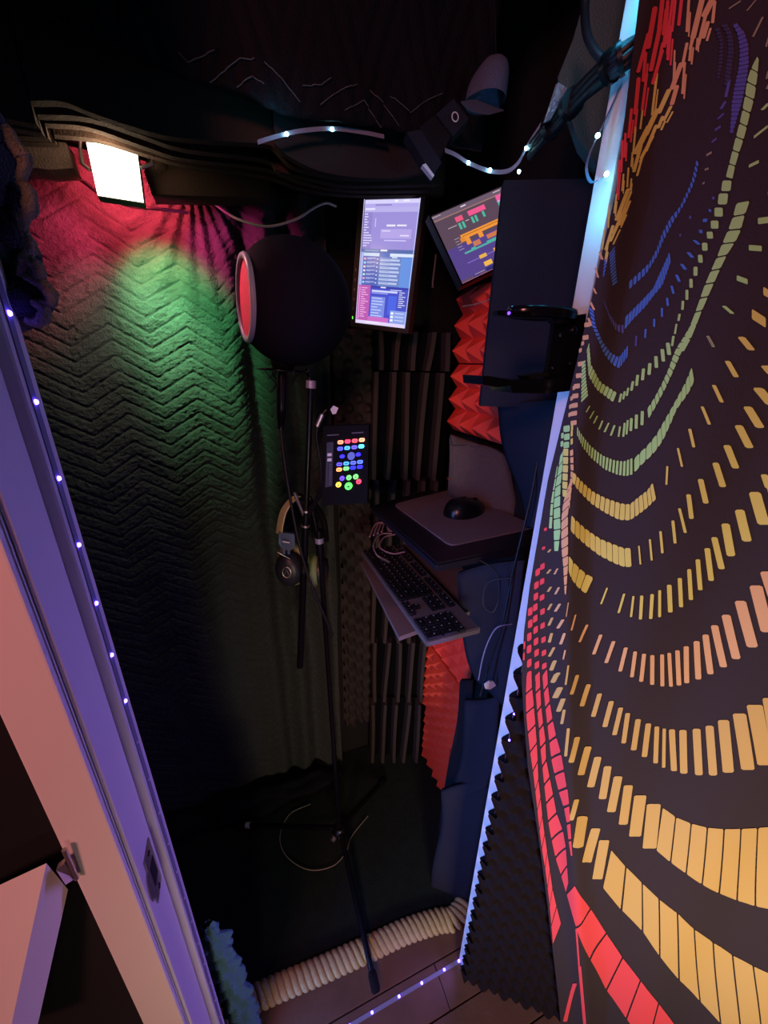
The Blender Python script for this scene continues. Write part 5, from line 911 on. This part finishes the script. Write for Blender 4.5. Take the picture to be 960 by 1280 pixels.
# ------------------------------------------------------------------ keyboard on its tray
ZK = 1.035
tr0, tr1 = atZ(451, 702, ZK - .028), atZ(499, 796, ZK - .028)
tray = MB().prism([tr0, tr1, tr1 + Vector((.22, .03, 0)), Vector((.56, .92, ZK - .028)), tr0 + Vector((.1, .06, 0))], (0, 0, -.010)).build('keyboard_tray', mat('brown_metal_tray', '7a6a66', 0.4, 0.3))
tag(tray, 'dull metal tray sticking out under the keyboard', 'tray')
k0, k1 = atZ(452, 688, ZK), atZ(534, 802, ZK)                       # the front long edge as seen from the user
ku = (k1 - k0).normalized(); klen = (k1 - k0).length; kv = Vector((0, 0, 1)).cross(ku).normalized()
if kv.x < 0: kv = -kv
kdep = klen * 0.30
kb = thing('keyboard', 'black full size keyboard with number pad on the metal tray', 'keyboard', k0.lerp(k1, .5) - Vector((0, 0, .016)))
M_kb = mat('keyboard_frame', '565050', 0.4); M_key = mat('key_black', '111113', 0.45); M_leg = mat('key_legend', 'b0b4b8', 0.6)
bm = bmesh.new(); vv = [bm.verts.new(p) for p in (k0, k1, k1 + kv * kdep, k0 + kv * kdep)]
f = bm.faces.new(vv); r = bmesh.ops.extrude_face_region(bm, geom=[f]); bmesh.ops.translate(bm, verts=[g for g in r['geom'] if isinstance(g, bmesh.types.BMVert)], vec=(0, 0, -.014))
bmesh.ops.recalc_face_normals(bm, faces=bm.faces); bmesh.ops.bevel(bm, geom=bm.edges[:], offset=0.002, segments=2, affect='EDGES')
MB().bm(bm).build('keyboard_case', M_kb, kb)
unit = klen / 23.4
def key_at(cx, cy, w, h=1.0):
    """cx along the front edge in key units, cy up from it"""
    c = k0 + ku * unit * (cx + .45) + kv * unit * (cy + 0.55)
    m = MB(); bw, bh = unit * w * .5 - unit * .07, unit * h * .5 - unit * .07
    for (s, z) in ((1.0, 0.0), (0.80, 0.0055)): pass
    pts = []
    for s, z in ((1.0, 0.0003), (0.96, 0.003), (0.80, 0.0055)):
        for a, b in ((-1, -1), (1, -1), (1, 1), (-1, 1)): pts.append(Vector((a * (bw - unit * .5 * (1 - s) ), b * (bh - unit * .5 * (1 - s)), z)))
    fs = [(8, 9, 10, 11)]
    for l in (0, 4):
        for j in range(4): fs.append((l + j, l + (j + 1) % 4, l + 4 + (j + 1) % 4, l + 4 + j))
    return c, m.add(pts, fs), frame(ku, kv, Vector((0, 0, 1)), c)
cache = {}
legend = None
def put_key(cx, cy, w, h=1.0, lg=True):
    global legend
    c, m, Mx = key_at(cx, cy, w, h)
    if (w, h) in cache: o = copy_part(cache[(w, h)], kb, Mx)
    else:
        o = m.build('key', M_key); o.matrix_basis = Mx; attach(o, kb); cache[(w, h)] = o
    if lg:
        Ml = Mx @ Matrix.Translation((-unit * .12, unit * .10, .0056))
        if legend is None:
            legend = MB().span((-unit * .05, -unit * .09, 0), (unit * .06, unit * .09, .0001)).build('legend', M_leg); legend.matrix_basis = Ml; attach(legend, o)
        else: copy_part(legend, o, Ml)
rows = [[1.25, 1.25, 1.25, 6.25, 1.25, 1.25, 1.25, 1.25], [2.25] + [1] * 10 + [2.75], [1.75] + [1] * 11 + [2.25], [1.5] + [1] * 12 + [1.5], [1] * 13 + [2]]
for rj, row in enumerate(rows):
    x = 0
    for w in row: put_key(x + w / 2, rj, w); x += w
x = 0
for k in range(13): put_key(x + .5, 5.4, 1); x += 1 + (0.66 if k in (0, 4, 8) else 0)
for (cx, cy) in [(15.75, 0), (16.75, 0), (17.75, 0), (16.75, 1)] + [(15.75 + i, j) for i in range(3) for j in (3, 4, 5.4)]: put_key(cx, cy, 1)
for i in range(3):
    for j in range(1, 5): put_key(19.5 + i, j, 1)
put_key(20, 0, 2); put_key(21.5, 0, 1); put_key(22.5, .5, 1, 2); put_key(22.5, 2.5, 1, 2); put_key(22.5, 4, 1)
# coiled lead with hook and loop tie on the keyboard
lead = thing('coiled_lead', 'pinkish grey coiled lead lying over the far end of the keyboard', 'cable', atZ(470, 672, ZK + .01))
M_lead = mat('pink_grey_lead', 'a58f96', 0.5)
for k in range(4):
    P = curve_pts([atZ(462 + k * 5, 671 - k * 2, ZK + .012 + .003 * k), atZ(470 + k * 4, 655 - k, ZK + .02), atZ(482 + k * 3, 655, ZK + .02), atZ(486 + k * 2, 664, ZK + .012)], 6)
    MB().tube(P, 0.0026, 8).build('loop', M_lead, lead)
P = curve_pts([atZ(490, 667, ZK + .016), atZ(476, 668, ZK + .014), atZ(467, 680, ZK + .012), atZ(470, 692, ZK + .012), atZ(477, 698, ZK + .012)], 8)
MB().tube(P, 0.0020, 8).build('tail', M_lead, lead)
P = curve_pts([atZ(494, 668, ZK + .016), atZ(480, 672, ZK + .014), atZ(475, 684, ZK + .012), atZ(490, 692, ZK + .012), atZ(506, 690, ZK + .012)], 8)
MB().tube(P, 0.0020, 8).build('tail', M_lead, lead)
MB().tube([atZ(477, 698, ZK + .012), atZ(487, 703, ZK + .012)], [0.004, 0.0035], 10).build('plug', M_steel, lead)

# ------------------------------------------------------------------ navy foam and boards at the right
fa, fb = Vector((.411, .590, 0)), Vector((.540, .526, 0))
fn = Vector(((fb - fa).y, -(fb - fa).x, 0)).normalized()
if fn.y > 0: fn = -fn
m = MB().prism([fa + Vector((0, 0, 1.432)), fb + Vector((0, 0, 1.432)), fb + Vector((0, 0, 1.752)), fa + Vector((0, 0, 1.752))], -fn * .022)
bb = tag(m.build('black_board', M_navy), 'tall matt black board standing behind the cup holder', 'board')
MB().tube([fa + Vector((0.07, -0.028, 1.72)), fa + Vector((0.2, 0.03, 1.73))], .004, 8).build('support_arm', M_black, bb)
sheet('navy_foam_pad', 'large navy foam pad hanging below the mouse shelf beside the jamb', [[(573, 716, .60), (656, 700, .47)], [(577, 770, .60), (648, 770, .47)], [(585, 820, .60), (640, 830, .47)], [(596, 848, .59), (630, 880, .48)]], 0.012, M_navy, bend=0.01)
sheet('navy_foam_pad', 'violet lit foam pad with a folded lower corner below the large navy pad', [[(581, 874, .60), (626, 868, .50)], [(580, 910, .60), (622, 915, .50)], [(577, 945, .60), (618, 955, .50)], [(563, 996, .585), (609, 984, .50)]], 0.012, M_navy, bend=-0.008)
sheet('navy_foam_pad', 'lowest navy foam pad standing on the carpet beside the right jamb', [[(552, 988, .60), (615, 975, .50)], [(553, 1030, .60), (604, 1030, .50)], [(541, 1085, .585), (596, 1085, .50)], [(538, 1140, .565), (578, 1158, .50)]], 0.012, M_navy, bend=0.006)
sheet('navy_foam_pad', 'dark foam pad on the wall between the black board and the mouse shelf', [[(625, 505, .62), (705, 500, .47)], [(632, 560, .62), (690, 560, .47)], [(655, 620, .60), (680, 620, .47)], [(664, 660, .58), (668, 660, .47)]], 0.012, M_navy, bend=.01)
sheet('grey_foam_offcut', 'dim grey foam offcut between the orange foam and the violet lit pad', [[(576, 850, .66), (592, 850, .63)], [(572, 900, .66), (590, 900, .63)], [(560, 960, .66), (580, 950, .63)], [(550, 1030, .66), (562, 1030, .63)], [(545, 1100, .66), (556, 1105, .63)]], 0.012, M_foamd)
cable('shelf_cable', 'long black cable hanging beside the right jamb from shelf to floor pads', [(672, 575, .50), (664, 620, .49), (652, 670, .48), (640, 720, .48), (628, 780, .485), (612, 830, .50), (600, 870, .51)], 0.0018, M_cable)
cable('looped_cable', 'dark cable coiled in a loop under the mouse shelf', [(600, 700, .50), (620, 715, .49), (624, 745, .485), (616, 765, .485), (604, 755, .50), (610, 728, .50), (640, 722, .47)], 0.0014, M_cable)
cable('lower_cable', 'thin violet lit cable curving down over the large navy pad', [(640, 780, .47), (622, 784, .475), (612, 798, .485), (604, 820, .49), (598, 850, .50)], 0.0013, mat('violet_grey_cable', '6a6888', 0.5))
tag(MB().prism([atY(606, 856, .495), atY(612, 852, .495), atY(617, 852, .495), atY(620, 857, .495), atY(613, 862, .495), atY(607, 861, .495)], (0, 0.003, 0)).build('paper_tag', M_pvc), 'small white paper tag stuck among the navy foam pads', 'tag')

# ------------------------------------------------------------------ cup holder clipped on the right jamb
ch = thing('cup_holder', 'glossy black cup holder clipped to the right door jamb', 'cup holder', atY(665, 488, .375))
YH = 0.372
M_gl = mat('gloss_black', '0b0b12', 0.18)
def hq(x, y, Y=YH): return atY(x, y, Y)
MB().prism([hq(622, 388), hq(652, 389), hq(700, 391), hq(700, 397), hq(650, 397), hq(622, 394)], (0, 0.008, 0)).build('arm', M_gl, ch)
rc2 = (hq(652, 386) + hq(732, 389)) / 2; rr = (hq(732, 389) - hq(652, 386)).length / 2
MB().lathe([(rr, -.006), (rr + .0015, 0), (rr, .004), (rr - .004, .004), (rr - .0045, -.006), (rr, -.006)], 48, Matrix.Translation(rc2 + Vector((0, .018, -0.001))) @ Matrix.Scale(.55, 4, (0, 1, 0))).build('cup_ring', M_gl, ch)
pl = [hq(694, 398, .384), hq(733, 392, .384), hq(727, 478, .384), hq(682, 478, .384)]
bk = MB().prism(pl, (0, 0.006, 0)).build('back_plate', M_gl, ch)
for (x, y, r) in ((717, 413, .005), (700, 420, .003), (712, 455, .003), (690, 460, .003)):
    MB().lathe([(.0001, .003), (r * .6, .0028), (r, .001), (r, 0)], 14, Matrix.Translation(hq(x, y, .383)) @ Matrix.Rotation(math.pi / 2, 4, 'X')).build('screw', M_pole, bk)
MB().prism([hq(690, 398), hq(708, 396), hq(712, 404), hq(695, 404)], (0, 0.01, 0)).build('hinge_block', M_gl, ch)
ty = MB().prism([hq(603, 470), hq(612, 470), hq(640, 475), hq(732, 472), hq(726, 487), hq(684, 492), hq(641, 491), (hq(638, 482)), hq(622, 484), hq(604, 481)], (0, 0.040, 0)).build('base_tray', M_gl, ch)
MB().prism([hq(660, 470), hq(684, 466), hq(688, 470), hq(664, 474)], (0, 0.02, 0)).build('rubber_insert', M_matt, ty)
pw = MB().lathe([(.0001, .0018), (.0012, .0014), (.0018, 0)], 10, Matrix.Translation(hq(636, 391.5, YH - .0005)) @ Matrix.Rotation(math.pi / 2, 4, 'X')).build('indicator_light', mat('violet_dot', '7a50ff', .4, emit='6a3cff', estr=3), ch, label='tiny violet indicator light')

# ------------------------------------------------------------------ things under the ceiling
def quad_box(name, px, Y, dep, m, parent=None):
    return MB().prism([atY(x, y, Y) for x, y in px], Vector(dep)).build(name, m, parent)
bx = thing('plug_box', 'black square box with a ring mark hanging among the cyan lights', 'box', atY(548, 198, .63))
quad_box('box_body', [(524, 159), (545, 143), (567, 164), (549, 198)], .63, (0.01, .03, 0), M_foamd, bx)
quad_box('box_face', [(545, 143), (567, 123), (586, 149), (566, 170)], .625, (0.01, .03, 0), M_navy, bx)
pc = atY(569, 146, .6245)
MB().lathe([(.0042, 0), (.0050, .0008), (.0058, 0)], 24, Matrix.Translation(pc) @ Matrix.Rotation(math.pi / 2, 4, 'X')).build('ring_mark', M_pvc, bx)
sb = thing('cable_block', 'narrow black block with a pale lower edge left of the square box', 'box', atY(541, 220, .61))
quad_box('block_body', [(508, 165), (526, 162), (552, 203), (541, 219)], .61, (0.006, .025, 0), M_navy, sb)
quad_box('end_cap', [(528, 206), (532, 204), (543, 219), (541, 222)], .608, (0.002, .01, 0), M_pvc, sb)

# pale cap on the ceiling hook
capc = atY(606, 128, .60)
capo = thing('cloth_cap', 'pale blue grey cloth cap hung under the dark ceiling', 'cap', capc)
M_cap = mat('blue_grey_cloth', '4c5064', 0.9, bump=.4, bscale=300)
def dome(u, v):
    a = 2 * math.pi * u; t = v * math.pi / 2
    p = capc + Vector((0.026 * math.cos(a) * math.cos(t), 0.030 * math.sin(a) * math.cos(t), 0.048 * math.sin(t) ** .8))
    return p + Vector((0.012 * math.sin(t), 0, 0)) + Vector((.003 * nz(a, t, 0, 1.5), 0, 0))
MB().grid(dome, 36, 14).build('crown', M_cap, capo)
br = rounded([atY(576, 127, .57), atY(598, 124, .60), atY(632, 138, .60), atY(610, 144, .57), atY(588, 140, .56)], .008)
MB().prism(br, (0, 0.004, .002)).build('brim', M_cap, capo)
MB().tube([capc + Vector((.012, 0, .046)), capc + Vector((.012, .02, .12)), Vector((capc.x + .012, capc.y + .02, 2.13))], .0012, 6).build('hanging_cord', M_cable, capo)

# cable bundle over the jamb
LP = [(812, 52, .378), (785, 68, .384), (760, 86, .40), (730, 112, .44), (705, 140, .48), (682, 166, .52), (664, 188, .56)]
lp = curve_pts([atY(*q) for q in LP], 8)
cbn = thing('cable_bundle', 'thick black bundle of cables passing over the right jamb into the booth', 'cable bundle', lp[-1])
for k in range(6):
    a = k * math.pi / 3
    P = []
    for i, p in enumerate(lp):
        b = a + i * .05; P.append(p + Vector((.3 * math.cos(b), .5 * math.cos(b), math.sin(b))) * .0075)
    MB().tube(P, .0048, 8).build('cable', M_cable, cbn)
for i in (10, 14, 28, 36):
    MB().tube([lp[i], lp[i + 2]], .0135, 14).build('tape_wrap', M_black, cbn)
tag(MB().prism([atY(698, 103, .478), atY(709, 110, .478), atY(700, 128, .478), atY(688, 150, .49), atY(682, 152, .49), atY(692, 124, .478)], (0, .004, 0)).build('foil_tape', mat('silver_foil', 'c8d4dc', .3, .6, bump=.6, bscale=150)), 'crinkled silver foil tape on the ribbon beside the cable bundle', 'tape')
cable('ceiling_cable', 'thick black cable looping down above the cable bundle', [(734, -20, .45), (731, 10, .45), (733, 40, .44), (742, 62, .43), (755, 76, .42)], .0042, M_cable)
M_ggf = mat('grey_green_foam', '55645f', .95, bump=.5, bscale=400, spec=.1)
tag(MB().prism([atY(742, -40, .53), atY(812, -40, .53), atY(775, 205, .53), atY(745, 205, .53), atY(722, 172, .53), atY(697, 97, .53), atY(716, 50, .53)], (.03, .03, 0)).build('foam_offcut', M_ggf), 'grey green foam offcut on the wall behind the cable bundle', 'foam')

# ------------------------------------------------------------------ white board by the left casing
A1, A2, A3 = atY(58, 1079, .318), atY(85, 1112, .331), atY(0, 1106, .322)
wb = thing('white_board', 'white painted board end sloping beside the left door casing', 'board', A2 - Vector((0, 0, .5)))
B1, B2, B3 = atY(8, 1310, .285), atY(56, 1310, .290), atY(-60, 1330, .290)
A4 = atY(-60, 1135, .326)
bmv = MB().prism([A1, B1, B3, A4, A3], A2 - A1)
bmv.build('board', M_white, wb)
hx = [atY(70, 1088, .318), atY(80, 1080, .322), atY(95, 1098, .328), atY(82, 1106, .318)]
MB().prism(hx, (0, .006, 0)).build('hinge_leaf', M_steel, wb)
MB().tube([atY(80, 1062, .325), atY(96, 1098, .328)], .0022, 8).build('hinge_pin', M_steel, wb)
